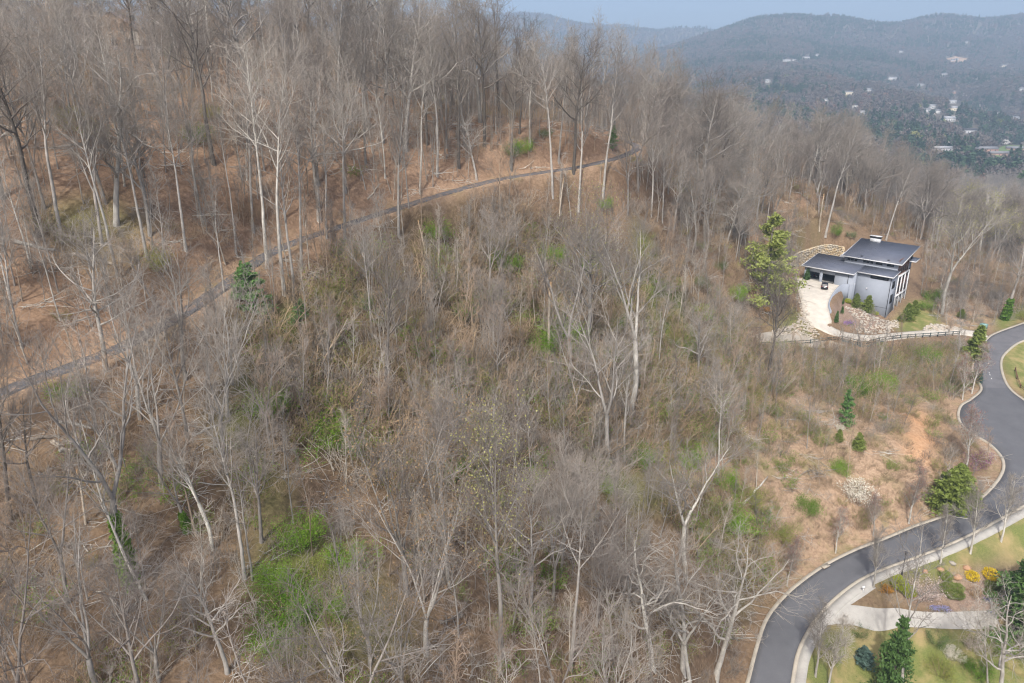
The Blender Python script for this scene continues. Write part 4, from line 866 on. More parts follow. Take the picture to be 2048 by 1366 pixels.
# street trees along the road
for bx, by, tx, ty, bud, lab in [(1574,1172,1587,1090,'red','small bare street tree at the lowest storm drain side'),(1671,1106,1682,1030,'red','small bare street tree second along the wooded kerb'),(1746,1072,1753,1000,'red','small bare street tree third along the wooded kerb'),
   (1817,1047,1832,950,'red','small bare street tree just left of the big green conifer'),(1932,938,1948,830,'red','reddish budding street tree inside the road bend'),(1943,787,1962,700,'red','reddish budding tree on the kerb point above the bend'),(1925,800,1935,720,'red','small red budding sapling behind the kerb point'),
   (1747,1177,1768,1075,None,'white stemmed street tree left of the lamp post'),(1881,1127,1902,1030,None,'bare street tree on the garden verge above the boulders'),(1941,1107,1968,985,None,'white stemmed street tree in the middle of the grass verge'),(2002,1083,2034,970,None,'grey street tree farthest along the grass verge'),
   (1631,1353,1656,1225,None,'thin white stemmed tree on the lawn below the lower driveway'),(1655,1378,1672,1250,None,'thin pale tree at the bottom beside the lawn one')]:
    b = hit(bx, by); top = toward(b, tx, ty); h = top[2]-b[2]; ps = SPEC['street']
    place_tree(ps[int(bx) % 2], b, h*1.05, ((top[0]-b[0])/h*.6, 0), rt.uniform(0, 6), lab, 'trees planted along the road', 'street_tree', bud=bud); BASES.append(b)
# the rest of the wood: individuals that share a description by the place they stand in
POLYBAN = [[(1440,560),(1560,470),(1700,455),(1860,480),(1880,650),(2048,640),(2048,800),(1900,720),(1700,705),(1440,700)], [(1560,1366),(1500,1366),(1540,1200),(1640,1110),(1800,1050),(1900,1000),(1700,930),(1600,760),(1900,740),(1930,760),(2048,760),(2048,1366)], [(530,1000),(730,1000),(740,1300),(530,1300)], [(620,820),(730,820),(730,960),(620,960)], [(1070,640),(1170,640),(1170,760),(1070,760)], [(1190,268),(1295,268),(1295,345),(1190,345)]]
def ok_spot(x, y, z, dmin, B):
    px, py, d = project(x, y, z)
    if any(inpoly(np.array([px]), np.array([py]), p)[0] for p in POLYBAN): return False
    if 185 < px < 345 and py < 240: return False
    if np.min(np.hypot(PATH_C[:, 0]-x, PATH_C[:, 1]-y)) < 3.2: return False
    if np.hypot(*(np.array(B)[:, :2]-[x, y]).T).min() < dmin: return False
    return True
LOOK = {'poplar': 'tall straight grey', 'poplar_pale': 'tall straight pale', 'oak': 'spreading grey', 'oak_pale': 'spreading pale', 'thin': 'slim young', 'mauve': 'fine twigged greyish', 'dark': 'dark trunked', 'vase': 'vase shaped', 'vase+tan': 'tan budding', 'fork': 'forked'}
ORD = ['first', 'second', 'third', 'fourth', 'fifth', 'sixth', 'seventh', 'eighth', 'ninth', 'tenth', 'eleventh', 'twelfth']
def region(poly, n, kinds, hs, label, group, dmin=3.0, wide=1.):
    got = []; made = 0; tries = 0; xs = [p[0] for p in poly]; ys = [p[1] for p in poly]
    while made < n and tries < n*60:
        tries += 1; px, py = rt.uniform(min(xs), max(xs)), rt.uniform(min(ys), max(ys))
        if not inpoly(np.array([px]), np.array([py]), poly)[0]: continue
        b = hit(px, py)
        if b is None or b[1] > 300 or not ok_spot(*b, dmin, BASES): continue
        k = kinds[rt.integers(len(kinds))]; ps = SPEC[k.split('+')[0]]; bud = k.split('+')[1] if '+' in k else None
        h = rt.uniform(*hs)*(.62 if k == 'thin' else 1)
        o = place_tree(ps[rt.integers(len(ps))], b, h, (rt.normal(0, .045), rt.normal(0, .045)), rt.uniform(0, 6.28), label, group, bud=bud, wide=rt.uniform(.72, 1.1)); BASES.append(b); made += 1; got.append((o, LOOK[k], px, py))
    cut = np.quantile([g_[3] for g_ in got], [1/3, 2/3]); sets = {}
    for o, lk, px, py in got: sets.setdefault((lk, int(np.searchsorted(cut, py))), []).append((px, o))
    for (lk, row), L in sets.items():
        L.sort(key=lambda t: t[0])
        for i, (_, o) in enumerate(L): o['label'] = f"{lk} tree, {label}, {('farthest', 'middle', 'nearest')[row]} row"+(f', {ORD[i]} from left' if len(L) > 1 else '')
region([(-60,160),(300,110),(700,140),(760,420),(560,500),(300,640),(0,740),(-60,740)], 72, ['poplar', 'poplar', 'poplar_pale', 'thin', 'thin', 'thin', 'mauve', 'oak'], (15, 23), 'brown slope above path', 'bare trees on the slope above the path', 3.4)
region([(560,110),(700,135),(860,205),(1110,250),(1270,270),(1150,330),(900,385),(740,430),(700,380)], 42, ['poplar', 'poplar', 'oak', 'dark', 'mauve', 'poplar'], (19, 27), 'crest above path bend', 'bare trees along the crest', 3.2)
region([(1150,345),(1290,300),(1420,380),(1560,450),(1500,560),(1400,520),(1240,440)], 34, ['poplar', 'oak', 'mauve', 'mauve', 'dark', 'vase+tan'], (14, 22), 'ridge end right of path bend', 'bare trees on the ridge end', 3.2)
region([(480,620),(760,450),(1100,400),(1400,540),(1420,700),(1250,900),(900,900),(560,760)], 22, ['thin', 'thin', 'mauve', 'thin'], (11, 17), 'central brown thicket', 'slender trees in the central thicket', 4.)
region([(-80,860),(420,720),(560,860),(560,1110),(300,1230),(-80,1200)], 24, ['mauve', 'thin', 'thin', 'fork', 'vase'], (11, 16), 'slope below path at left', 'bare trees below the path at left', 4.)
region([(-120,1180),(500,1120),(700,1180),(900,1080),(1200,1080),(1420,1150),(1420,1500),(-120,1540)], 26, ['vase', 'mauve', 'thin', 'vase+tan', 'mauve', 'thin'], (13, 18), 'woods at picture bottom', 'bare trees at the bottom of the picture', 3.4)
print('trees', NTREE[0])
# ------------------------------------------------------------------ evergreens, shrubs and flowers
def conifer(seed, H, R, mat, whorls=16, per=7, droop=-.05, dens=34, needle=.17, cone=1.0, open_=.0, low=.08):
    """trunk with tiers of boughs carrying needle sprays"""
    r = np.random.default_rng(seed); mb_t = MB(); n = 12; P0, R0 = grow(r, np.zeros((1, 3)), np.array([[0, 0, 1.]]), np.array([H]), np.array([.02*H+.04]), n, .05, .02, .1); P0[:, 0, 2] -= .6
    V, Q, A = pack([(P0, R0, 7, 0.)]); trunk = new_mesh('trunk', V, [Q], M_DARK, True, {'tw': A})
    S, D, L = [], [], []
    for w in range(whorls):
        u = low+(1-low)*(w/whorls)**.9; z = u*H; rad = R*(1-u)**cone*(1+.0*u)+.04*R
        for k in range(per):
            if r.random() < open_: continue
            a = r.uniform(0, 6.28); S.append((0, 0, z+r.uniform(-.3, .3)*H/whorls)); D.append((math.cos(a), math.sin(a), droop+.35*u)); L.append(rad*r.uniform(.7, 1.18))
    S, D, L = np.array(S), nrm(np.array(D)), np.array(L)
    S[:, :2] += P0[0, np.clip((S[:, 2]/H*(n-1)).astype(int), 0, n-1), :2]
    P1, R1 = grow(r, S, D, L, .012+L*.008, 5, .05, .06, .3); V, Q, A = pack([(P1, R1, 3, .5)]); boughs = new_mesh('boughs', V, [Q], M_DARK, False, {'tw': A})
    B = len(P1); u = r.uniform(.22, 1.03, (B, dens)); x = np.clip(u*4, 0, 3.999); i = x.astype(int); f = (x-i)[..., None]; b = np.arange(B)[:, None]
    P = P1[b, i]*(1-f)+P1[b, i+1]*f; P = P+r.normal(0, 1, P.shape)*np.array([.13, .13, .07])*(L[:, None, None]*.9+.15)
    foliage = leaf_mesh('foliage', r, P.reshape(-1, 3), needle, mat, 2.3, .5)
    return dict(trunk=trunk, boughs=boughs, foliage=foliage, H=H)
def put_conifer(pr, base, h, label, name='pine_tree', cat='tree', group=None, wide=1., lean=0.):
    root = tag(link(name, None), label, cat, group); s = h/pr['H']; root.location = [float(v) for v in base]; root.rotation_euler = (0, lean, rt.uniform(0, 6.28)); root.scale = (s*wide, s*wide, s)
    for k in ('trunk', 'boughs', 'foliage'): link(k, pr[k], root)
    return root
GSPOT = []
PINE = conifer(1, 12, 3.6, M_PINE, 13, 6, .02, 60, .30, .75, .18); PINEY = conifer(2, 18, 5.6, M_PINEY, 12, 6, .0, 95, .26, .7, .22); CYP = conifer(3, 4, .95, M_CYP, 18, 9, .3, 40, .16, .8); CEDAR = conifer(4, 6, 1.9, M_CYP, 20, 9, .1, 55, .17, .75, 0, .02)
DARKC = conifer(5, 12, 3.6, M_LEAFD, 15, 8, -.02, 80, .22, .9, 0, .03); BLUES = conifer(6, 4, 1.3, M_BLUE, 12, 8, .05, 40, .16, .9); ARB = conifer(7, 4, .75, M_LEAFD, 22, 10, .5, 45, .15, .6, 0, .02)
def base_h(bx, by, tx, ty): b = hit(bx, by); return b, toward(b, tx, ty)[2]-b[2]
for bx, by, ty, pr, lab, nm, wd, ln in [
  (505,628,525,PINE,'bushy blue green pine beside the path at left of centre','pine_tree',1.35,.06),(602,648,598,PINE,'small green pine right of the bushy one by the path','pine_tree',1.5,0),(480,600,522,PINE,'upper green pine tuft overlapping the path edge','pine_tree',.8,-.1),
  (1530,606,425,PINEY,'big yellow green pine left of the grey house','pine_tree',1.2,0),(1690,852,778,PINE,'slim green pine on the bank above the clay scar','pine_tree',.75,0),(1716,898,866,CEDAR,'small round evergreen on the bank left of the clay scar','evergreen_shrub',1.3,0),(1677,882,858,CEDAR,'small evergreen left of the round one on the bank','evergreen_shrub',1.1,0),
  (1945,722,652,CYP,'olive upright cypress at the end of the fence','cypress_tree',1.25,0),(1885,1022,940,CEDAR,'big dense green conifer on the kerb inside the bend, front half','conifer_shrub',1.25,.1),(1918,1004,925,CEDAR,'big dense green conifer on the kerb inside the bend, rear half','conifer_shrub',1.2,.15),
  (1775,1400,1228,DARKC,'large dark green conifer below the lower driveway','conifer_tree',.72,0),(1728,1330,1292,BLUES,'small blue green spruce on the lower lawn','spruce_tree',1.5,0),(2030,1262,1090,DARKC,'large dark evergreen at the right edge beside the flower beds','conifer_tree',1.1,0),(2058,1215,1095,DARKC,'dark evergreen cut off by the right edge behind the flower beds','conifer_tree',1.2,0),
  (1672,665-20,622,ARB,'narrow dark arborvitae lowest in the rock garden','arborvitae_shrub',.9,0),(1684,628,612,ARB,'narrow dark arborvitae uppermost in the rock garden','arborvitae_shrub',1.,0),(1686,608,597,ARB,'small dark arborvitae at the foot of the curved wall','arborvitae_shrub',1.,0),
  (1711,614,586,CEDAR,'tall dark green shrub against the grey house front','evergreen_shrub',1.1,0),(1733,624,590,CEDAR,'wide dark green shrub against the grey house front','evergreen_shrub',1.15,0),(1815,640,606,CEDAR,'dark green shrub on the grass at the house side','evergreen_shrub',1.2,0),(1827,628,600,CEDAR,'second dark green shrub farther along the house side','evergreen_shrub',1.2,0),(1802,642,628,CEDAR,'low green shrub at the house corner','evergreen_shrub',1.6,0),
  (1922,635,618,CEDAR,'round dark shrub at the wood edge beyond the house','evergreen_shrub',1.6,0),(1957,765,742,BLUES,'small blue green pine at the road edge','spruce_tree',1.0,0),(345,118,58,DARKC,'dark conifer on the ridge top beside the low building','conifer_tree',1.1,0),(1225,300,250,PINE,'green pine on the crest by the path bend','pine_tree',.9,0),
  (1613,560,538,ARB,'green arborvitae beside the garage corner','arborvitae_shrub',1.4,0),(1588,573,560,CEDAR,'low green shrub at the end of the stone wall','evergreen_shrub',1.4,0),(2045,390,330,DARKC,'dark green evergreen at the right edge far down the slope','conifer_tree',1.5,0)]:
    b, h = base_h(bx, by, bx, ty); (GSPOT.append((b, 5.)) if pr is PINE or pr is PINEY else None); put_conifer(pr, b, max(h, 1.), lab, nm, 'shrub' if 'shrub' in nm else 'tree', None, wd, ln)
def shrub(seed, H, R, mat, n=900, leaf=.12, stems=14, stemmat=None, ball=False, flat=.4):
    r = np.random.default_rng(seed); a = r.uniform(0, 6.28, stems); S = np.stack([np.cos(a), np.sin(a), np.zeros(stems)], -1)*R*.2; D = nrm(np.stack([np.cos(a), np.sin(a), r.uniform(.8, 2.2, stems)], -1)); S[:, 2] = -.15
    P1, R1 = grow(r, S, D, r.uniform(.75, 1.1, stems)*H, np.full(stems, .028), 5, .04, .14, .4); V, Q, A = pack([(P1, R1, 4, .6)])
    if ball:
        d = nrm(r.normal(0, 1, (n, 3))); P = d*r.uniform(.3, 1., (n, 1))**.4*np.array([R, R, H*.5])*(1+.08*np.sin(d[:, :1]*7+seed))+[0, 0, H*.48]; P = P[P[:, 2] > .02]
    else:
        c = P1[r.integers(stems, size=n), r.integers(2, 5, size=n)]; cl = r.normal(0, .16*R, (60, 3)); P = c+cl[r.integers(60, size=n)]+r.normal(0, .09*R, (n, 3)); P[:, 2] = np.abs(P[:, 2])
    return dict(stems=new_mesh('stems', V, [Q], stemmat or M_STEM_TAN, False, {'tw': A}), foliage=leaf_mesh('foliage', r, P, leaf, mat, 1.5, flat), H=H, R=R)
def put_shrub(pr, base, s, label, name='leafy_shrub', cat='shrub', group=None, sz=1., part='foliage'):
    root = tag(link(name, None), label, cat, group); root.location = [float(v) for v in base]; root.rotation_euler = (0, 0, rt.uniform(0, 6.28)); root.scale = (s, s, s*sz); link('stems', pr['stems'], root); link(part, pr['foliage'], root); return root
GREEN = [shrub(10+i, 2.6, 2.2, M_LEAF, 5200, .076, 26) for i in range(3)]; OLIVE = [shrub(20+i, 2.6, 2.1, M_LEAF2, 3600, .072, 28) for i in range(2)]; DKSH = [shrub(25+i, 2.2, 1.9, M_LEAFD, 3600, .065, 20) for i in range(2)]
# bright green shrubs that stand out in the wood: pixel of the foot, size in metres, tone, label
for k, (bx, by, s, tone, lab) in enumerate([
 (660,880,3.4,'g','bright green shrub clump in the hollow left of centre'),(700,905,3.0,'g','bright green shrub right of the hollow clump'),(596,1090,3.2,'g','bright green shrubs filling the hollow at lower left, upper part'),(572,1240,3.4,'g','bright green shrubs filling the hollow at lower left, lower part'),(655,1235,2.6,'g','bright green shrub right of the lower hollow'),(548,1185,2.6,'g','green shrub at the left rim of the lower left hollow'),(632,1165,2.4,'o','olive shrub in the middle of the lower left hollow'),(545,1300,2.8,'g','green shrub at the bottom left rim of the hollow'),(612,1300,2.4,'o','olive shrub at the bottom of the hollow'),(690,1130,2.6,'g','small lime shrub beside the exposed roots'),
 (1010,545,4.6,'g','tall green shrub at upper centre of the thicket'),(1100,530,4.2,'g','green shrub right of the tall one at upper centre'),(1125,700,5.6,'g','broad green shrub around the white forked trunk'),(1085,705,3.6,'g','green shrub at the foot of the grey snag'),(1180,545,4.,'g','green shrub below the large grey tree at the path'),
 (1270,930,3.6,'g','green shrub patch at the foot of the low forked tree'),(1345,800,3.2,'g','green shrub on the slope right of the tall leaning tree'),(1320,850,2.6,'g','small green shrub below the tall leaning tree'),(1420,905,3.,'o','olive shrub left of the tall straight pale tree'),(1380,930,3.6,'g','green thicket at the foot of the pale straight tree'),
 (1720,790,4.4,'g','bright lime shrub mass above the clay scar'),(1765,780,4.4,'g','light green shrub right of the lime mass'),(1800,740,4.4,'o','olive green bushes below the fence'),(1850,730,4.8,'g','feathery green bushes near the cypress'),(1890,720,3.6,'o','olive bushes left of the cypress'),(1690,770,3.2,'o','olive shrub left of the lime mass'),
 (1612,1030,3.2,'g','round green shrub left of the white blossom'),(1680,945,2.6,'g','small green shrub on the bank above the white blossom'),(1460,1060,4.,'g','tall green shrubs along the bank above the road'),(1560,1080,3.6,'o','olive shrub above the lower kerb'),(1500,1010,3.4,'o','olive shrub in the middle of the bank'),(1450,970,3.,'g','green shrub beside the pale straight tree'),
 (530,830,3.2,'g','bright green shrub right of the vase shaped tree'),(130,800,2.2,'g','green shrub below the path at far left'),(310,540,3.2,'o','olive shrub patch above the path at left'),(140,250,3.4,'o','olive green shrub high on the left slope'),(395,285,3.2,'g','green shrub on the upper slope left of centre'),(425,240,3.,'o','olive shrub above the green one on the upper slope'),
 (1025,312,3.6,'d','dark green shrub left of the pale straight trunk'),(1045,306,3.2,'g','green shrub touching the pale straight trunk'),(1210,415,2.6,'g','small green shrub below the path bend'),(1090,275,2.6,'d','dark green shrub on the crest'),(870,480,4.,'g','green shrub under the path at upper centre'),(720,620,3.2,'d','dark holly like shrub in the thicket left of centre'),(650,600,3.,'o','olive shrub right of the small pine'),
 (1850,620,3.6,'g','green shrub at the wood edge behind the grey house corner'),(1865,600,4.,'g','green bushes behind the grey house'),(1670,470,3.2,'g','green bush behind the stone wall'),(1700,475,3.,'d','dark bush behind the chimney'),(1400,575,4.,'d','dark green undergrowth left of the yellow green pine'),(1470,600,4.2,'g','green undergrowth at the foot of the yellow green pine'),(1440,540,3.4,'d','dark green bush on the ridge end'),
 (1340,690,2.8,'o','olive shrub below the short pale tree'),(1235,660,3.,'g','green shrub right of the big leaning oak'),(900,960,3.2,'g','green shrub at lower edge of the central thicket'),(950,975,2.4,'o','olive shrub at lower edge of the central thicket'),(1210,985,2.,'g','small green shrub at the foot of the slope'),(2050,640,3.4,'o','olive bushes along the far road edge'),(1230,1010,2.4,'o','low olive shrub above the bottom trees')]):
    b = hit(bx, by); pr = {'g': GREEN, 'o': OLIVE, 'd': DKSH}[tone][k % 2 if tone != 'g' else k % 3]; put_shrub(pr, b, s/3.0, lab); GSPOT.append((b, s))
# garden
def mat_plant(seed, H, R, mat):
    r = np.random.default_rng(seed); n = 700; q = r.normal(0, .45, (n, 2))*R+r.normal(0, .3, (12, 2))[r.integers(12, size=n)]*R; P = np.column_stack([q, r.uniform(.1, 1, n)*H+.08]); m = np.array([[x, y, z*.5] for x, y, z in P[::3]])
    return dict(stems=leaf_mesh('leaves', r, m, .12, M_LEAF2), foliage=leaf_mesh('flowers', r, P, .10, mat, 1.2, 1.), H=H, R=R)
BOX = shrub(30, 1.0, .8, M_CYP, 1800, .065, 6, None, True); LIME = shrub(31, 1.8, 1.3, M_LIME, 2200, .10, 8, None, True); FORS = shrub(32, 1.5, 1.0, M_YELFL, 1400, .09, 12, None, True); ORNG = shrub(33, 1.0, 1.0, M_ORANGE, 900, .1, 12); BLOOM = shrub(34, 3.4, 1.6, M_WHITEFL, 2600, .12, 20, M_PALE); PINKB = shrub(35, 3.2, 2.0, M_PINKFL, 1100, .13, 26, M_PALE); RED = shrub(36, 2.6, 1.7, M_MAGFL, 900, .09, 18, M_MAUVE); PHLOX = mat_plant(37, .3, 1.1, M_BLUEFL); PURP = mat_plant(38, .4, 1.3, M_PURPFL); BROWN = shrub(39, .9, 1.1, M_BUDTAN, 700, .08, 20, M_STEM_TAN)
def gp(pr, bx, by, s, lab, nm, cat='shrub', part='foliage', sz=1.): put_shrub(pr, hit(bx, by), s, lab, nm, cat, None, sz, part)
gp(LIME, 1797, 1176, 1.15, 'lime yellow shrub at the foot of the lamp post', 'lime_shrub'); gp(LIME, 1815, 1190, 1., 'lime yellow shrub right of the lamp post one', 'lime_shrub'); gp(ORNG, 1772, 1183, 1., 'low orange leaved shrub left of the lime shrubs', 'orange_shrub')
gp(FORS, 1943, 1160, 1.1, 'round yellow flowering shrub in the flower bed', 'forsythia_shrub', part='flowers'); gp(FORS, 1980, 1158, 1.3, 'larger yellow flowering shrub right of the round one', 'forsythia_shrub', part='flowers')
gp(PINKB, 1850, 1195, 1.12, 'pale blossoming tree with many stems right of the lime shrubs', 'blossom_tree', 'tree', 'blossom'); gp(BLOOM, 1714, 1008, 1.25, 'white blossoming small tree on the bank above the road', 'blossom_tree', 'tree', 'blossom'); gp(BLOOM, 1678, 862, .4, 'tiny white blossoming shrub on the bank', 'blossom_shrub', 'shrub', 'blossom')
gp(RED, 1950, 938, 1.25, 'magenta flowering redbud inside the road bend', 'redbud_tree', 'tree', 'blossom'); gp(RED, 1972, 920, .8, 'second smaller redbud nearest the bend kerb', 'redbud_tree', 'tree', 'blossom')
for bx, by, s, w in [(1890,1158,1.1,'upper left, beside the blossom tree'),(1898,1178,1.,'left, below the largest one'),(1885,1182,.9,'leftmost, low'),(1901,1195,.9,'middle left, low'),(1915,1182,1.,'centre left'),(1916,1196,.95,'lower, beside the walkway'),(1980,1175,.9,'upper right'),(1997,1172,.95,'rightmost, upper'),(1976,1188,.8,'lower right'),(2002,1186,.9,'rightmost, lower'),(2015,1228,.9,'by the end of the driveway'),(1990,1180,.8,'between the right hand pair')]:
    gp(BOX, bx, by, s*1.3, f'clipped dark green boxwood in the flower bed, {w}', 'boxwood_shrub')
for bx, by, s, w in [(1870,1216,1.,'left'),(1890,1217,1.,'centre left'),(1975,1200,.9,'upper right'),(2000,1199,1.1,'far right'),(1983,1224,.7,'by the driveway'),(2020,1196,.9,'beside the evergreen')]: gp(PHLOX, bx, by, s*.8, f'low mat of pale blue flowers in the flower bed, {w}', 'flower_mat', 'flowers', 'flowers')
gp(ORNG, 2000, 1214, 1.3, 'orange patch of low plants by the blue flowers', 'orange_shrub'); gp(ORNG, 2018, 1218, 1., 'smaller orange patch of low plants near the right evergreen', 'orange_shrub'); gp(BROWN, 1948, 1190, 1.3, 'dry brown twiggy shrub in the middle of the flower bed', 'twiggy_shrub'); gp(BROWN, 2008, 1160, 1.1, 'dry twiggy shrub right of the yellow flowers', 'twiggy_shrub')
gp(PURP, 1695, 648, 1.4, 'purple flowering ground cover in the rock garden', 'flower_mat', 'flowers', 'flowers'); gp(LIME, 1696, 606, .8, 'yellow green shrub below the curved wall', 'lime_shrub'); gp(LIME, 1721, 612, .7, 'yellow green shrub between the dark house front shrubs', 'lime_shrub'); gp(LIME, 1752, 630, .6, 'small yellow shrub near the house corner', 'lime_shrub'); gp(ORNG, 1801, 642, .7, 'small yellow orange shrub at the house corner', 'orange_shrub'); gp(ORNG, 1533, 622, 1.1, 'yellow flowering shrub left of the driveway', 'orange_shrub')
gp(BLOOM, 1905, 1320, .6, 'white flowering shrub below the lower driveway', 'blossom_shrub', part='blossom'); gp(PINKB, 1945, 1300, .7, 'pale flowering shrub below the lower driveway at right', 'blossom_shrub', part='blossom')
for bx, by, s, t_, lab in [(1990,1300,3.4,'g','green shrub below the lower driveway at right'),(2035,1310,4.,'d','dark shrub mass at the lower right edge'),(1880,1350,3.4,'o','olive shrub at the bottom right'),(1870,1285,3.,'d','dark clipped hedge just below the lower driveway'),(1955,1350,3.2,'g','green shrub at the bottom edge right'),(1720,1270,2.4,'d','dark green shrub under the driveway edge')]:
    put_shrub({'g': GREEN, 'o': OLIVE, 'd': DKSH}[t_][0], hit(bx, by), s/3.4, lab)
for k, (bx, by, s, lab) in enumerate([(1905,1128,.75,'grey boulder on the grass verge'),(1933,1138,.8,'tan boulder above the yellow flowers'),(1881,1142,.75,'orange boulder beside the blossom tree'),(1915,1158,1.0,'large orange boulder in the flower bed'),(2012,1222,.7,'flat orange stone by the driveway end'),(1850,1150-6,.5,'small stone by the lamp post')]):
    r = np.random.default_rng(k+40); b = hit(bx, by); V, T_ = boulder(r, (0, 0, s*.25), (s, s*.8, s*.6)); o = MB().add(V, (), T_).build('boulder', M_BOULD if k else M_GRAVEL, None, False, loc=b); tag(o, lab, 'boulder')
# fallen logs
for k, (x0, y0, x1, y1, rad, lab) in enumerate([(0,481,112,503,.28,'long pale fallen log on the slope at far left, upper end'),(145,510,245,536,.25,'long pale fallen log on the slope at far left, lower end'),(120,845,190,860,.2,'pale log lying below the path at left'),(105,885,150,912,.2,'short log crossing others below the path at left'),(118,905,178,893,.16,'thin branch log lying on the pile at left'),(60,880,120,875,.18,'grey log near the left edge below the path'),(385,872,460,842,.14,'thin fallen trunk below the vase shaped tree'),(1290,800,1345,745,.14,'fallen pale branch right of the tall leaning tree'),(1485,1010,1535,955,.2,'fallen pale trunk on the bank right of centre'),(735,400,760,370,.16,'fallen log by the path at upper centre'),(640,560,622,545,.2,'short pale log end by the thick trunk'),(1915,648,1948,636,.16,'fallen branches at the wood edge near the utility cabinet')]):
    a, b = hit(x0, y0), hit(x1, y1); r = np.random.default_rng(k); P = np.linspace(a, b, 7); P[:, 2] = gz(P[:, 0], P[:, 1])+rad*.7; P[1:-1] += r.normal(0, .06, (5, 3)); o0 = P[0].copy()
    V, Q = tubes((P-o0)[None], np.linspace(rad, rad*.6, 7)[None], 8); T_ = np.array([(0, i+1, i) for i in range(1, 7)]+[(48, 48+i, 48+i+1) for i in range(1, 7)])
    tag(link('fallen_log', new_mesh('fallen_log', V, [Q, T_], M_SNAG if k % 2 else M_PALE, False, {'tw': np.zeros(len(V))}), None, o0), lab, 'log', 'fallen logs on the forest floor')
# ------------------------------------------------------------------ masses nobody could count: thicket, saplings, far woods
HID = bpy.data.collections.new('sources')            # source shapes for the scattered masses; not linked to the scene
def scatter(name, label, meshes, P, scale, rz, tilt=None, idx=None):
    """one mass: points carrying copies of the source meshes"""
    r = np.random.default_rng(len(P)); n = len(P); me = bpy.data.meshes.new(name); me.vertices.add(n); me.vertices.foreach_set('co', np.asarray(P, np.float32).ravel())
    rot = np.zeros((n, 3), np.float32); rot[:, 2] = rz
    if tilt is not None: rot[:, 0] = r.normal(0, tilt, n); rot[:, 1] = r.normal(0, tilt, n)
    at = me.attributes.new('rot', 'FLOAT_VECTOR', 'POINT'); at.data.foreach_set('vector', rot.ravel()); at = me.attributes.new('scl', 'FLOAT', 'POINT'); at.data.foreach_set('value', np.asarray(scale, np.float32))
    at = me.attributes.new('idx', 'INT', 'POINT'); at.data.foreach_set('value', np.asarray(idx if idx is not None else r.integers(len(meshes), size=n), np.int32))
    col = bpy.data.collections.new(name+'_kinds')
    for i, m in enumerate(meshes): col.objects.link(bpy.data.objects.new(f'{name}_kind_{i:02d}', m))
    t = bpy.data.node_groups.new(name, 'GeometryNodeTree'); t.interface.new_socket('Geometry', in_out='INPUT', socket_type='NodeSocketGeometry'); t.interface.new_socket('Geometry', in_out='OUTPUT', socket_type='NodeSocketGeometry')
    N = t.nodes; gi = N.new('NodeGroupInput'); go = N.new('NodeGroupOutput'); ip = N.new('GeometryNodeInstanceOnPoints'); ci = N.new('GeometryNodeCollectionInfo'); ci.inputs['Collection'].default_value = col; ci.inputs['Separate Children'].default_value = True; ci.inputs['Reset Children'].default_value = True
    def na(nm, ty): a = N.new('GeometryNodeInputNamedAttribute'); a.data_type = ty; a.inputs['Name'].default_value = nm; return a.outputs['Attribute']
    l = t.links.new; mp = N.new('GeometryNodeMeshToPoints'); l(gi.outputs[0], mp.inputs['Mesh']); l(mp.outputs[0], ip.inputs['Points']); l(ci.outputs[0], ip.inputs['Instance']); ip.inputs['Pick Instance'].default_value = True
    l(na('idx', 'INT'), ip.inputs['Instance Index']); l(na('rot', 'FLOAT_VECTOR'), ip.inputs['Rotation']); l(na('scl', 'FLOAT'), ip.inputs['Scale']); l(ip.outputs[0], go.inputs[0])
    o = link(name, me); md = o.modifiers.new('scatter', 'NODES'); md.node_group = t; tag(o, label, kind='stuff'); return o
def clump(seed, H, R, mat, stems=30, k2=4, k3=2, arch=.0, twig=.011, leaf=None, nleaf=0, sr=(.012, .026)):
    r = np.random.default_rng(seed); a = r.uniform(0, 6.28, stems); rr = R*np.sqrt(r.uniform(0, 1, stems))*.75; S = np.stack([np.cos(a)*rr, np.sin(a)*rr, np.full(stems, -.25)], -1); D = nrm(np.stack([np.cos(a), np.sin(a), np.zeros(stems)], -1)*r.uniform(.05, .6, (stems, 1))+[0, 0, 1]+r.normal(0, .15, (stems, 3)))
    L = H*r.uniform(.5, 1.15, stems); P1, R1 = grow(r, S, D, L, r.uniform(*sr, stems), 6, -arch, .13, .5)
    s2, d2, rad, u = spawn(r, P1, R1, k2, .25, 1., .7, .3, .05); L2 = np.repeat(L, k2)*r.uniform(.14, .36, len(u)); P2, R2 = grow(r, s2, d2, L2, np.full(len(u), twig*1.15), 4, 0, .18, .7)
    lv = [(P1, R1, 3, .3), (P2, R2, 3, .8)]
    if k3: s3, d3, rad, u = spawn(r, P2, R2, k3, .3, 1., .7, .3); P3, R3 = grow(r, s3, d3, np.repeat(L2, k3)*r.uniform(.3, .7, len(u)), np.full(len(u), twig), 2, 0, .1, .7); lv.append((P3, R3, 3, 1.))
    V, Q, A = pack(lv)
    if leaf:
        P = P2[r.integers(len(P2), size=nleaf), r.integers(1, 4, size=nleaf)]+r.normal(0, .12, (nleaf, 3)); v2, q2 = quads(r, P, .085); mi = np.concatenate([np.zeros(len(Q)), np.ones(len(q2))])
        return new_mesh('clump', np.concatenate([V, v2]), [np.concatenate([Q, q2+len(V)])], [mat, leaf], False, {'tw': np.concatenate([A, np.zeros(len(v2))])}, mi)
    return new_mesh('clump', V, [Q], mat, False, {'tw': A})
rs = np.random.default_rng(1234)
BR_TAN = [clump(1+i, 3.0, 1.7, M_STEM_TAN, arch=.05*i) for i in range(3)]; BR_MAU = [clump(11+i, 3.0, 1.7, (M_STEM_MAUVE, M_STEM_GREY, M_STEM_MAUVE)[i], arch=.05*i) for i in range(3)]
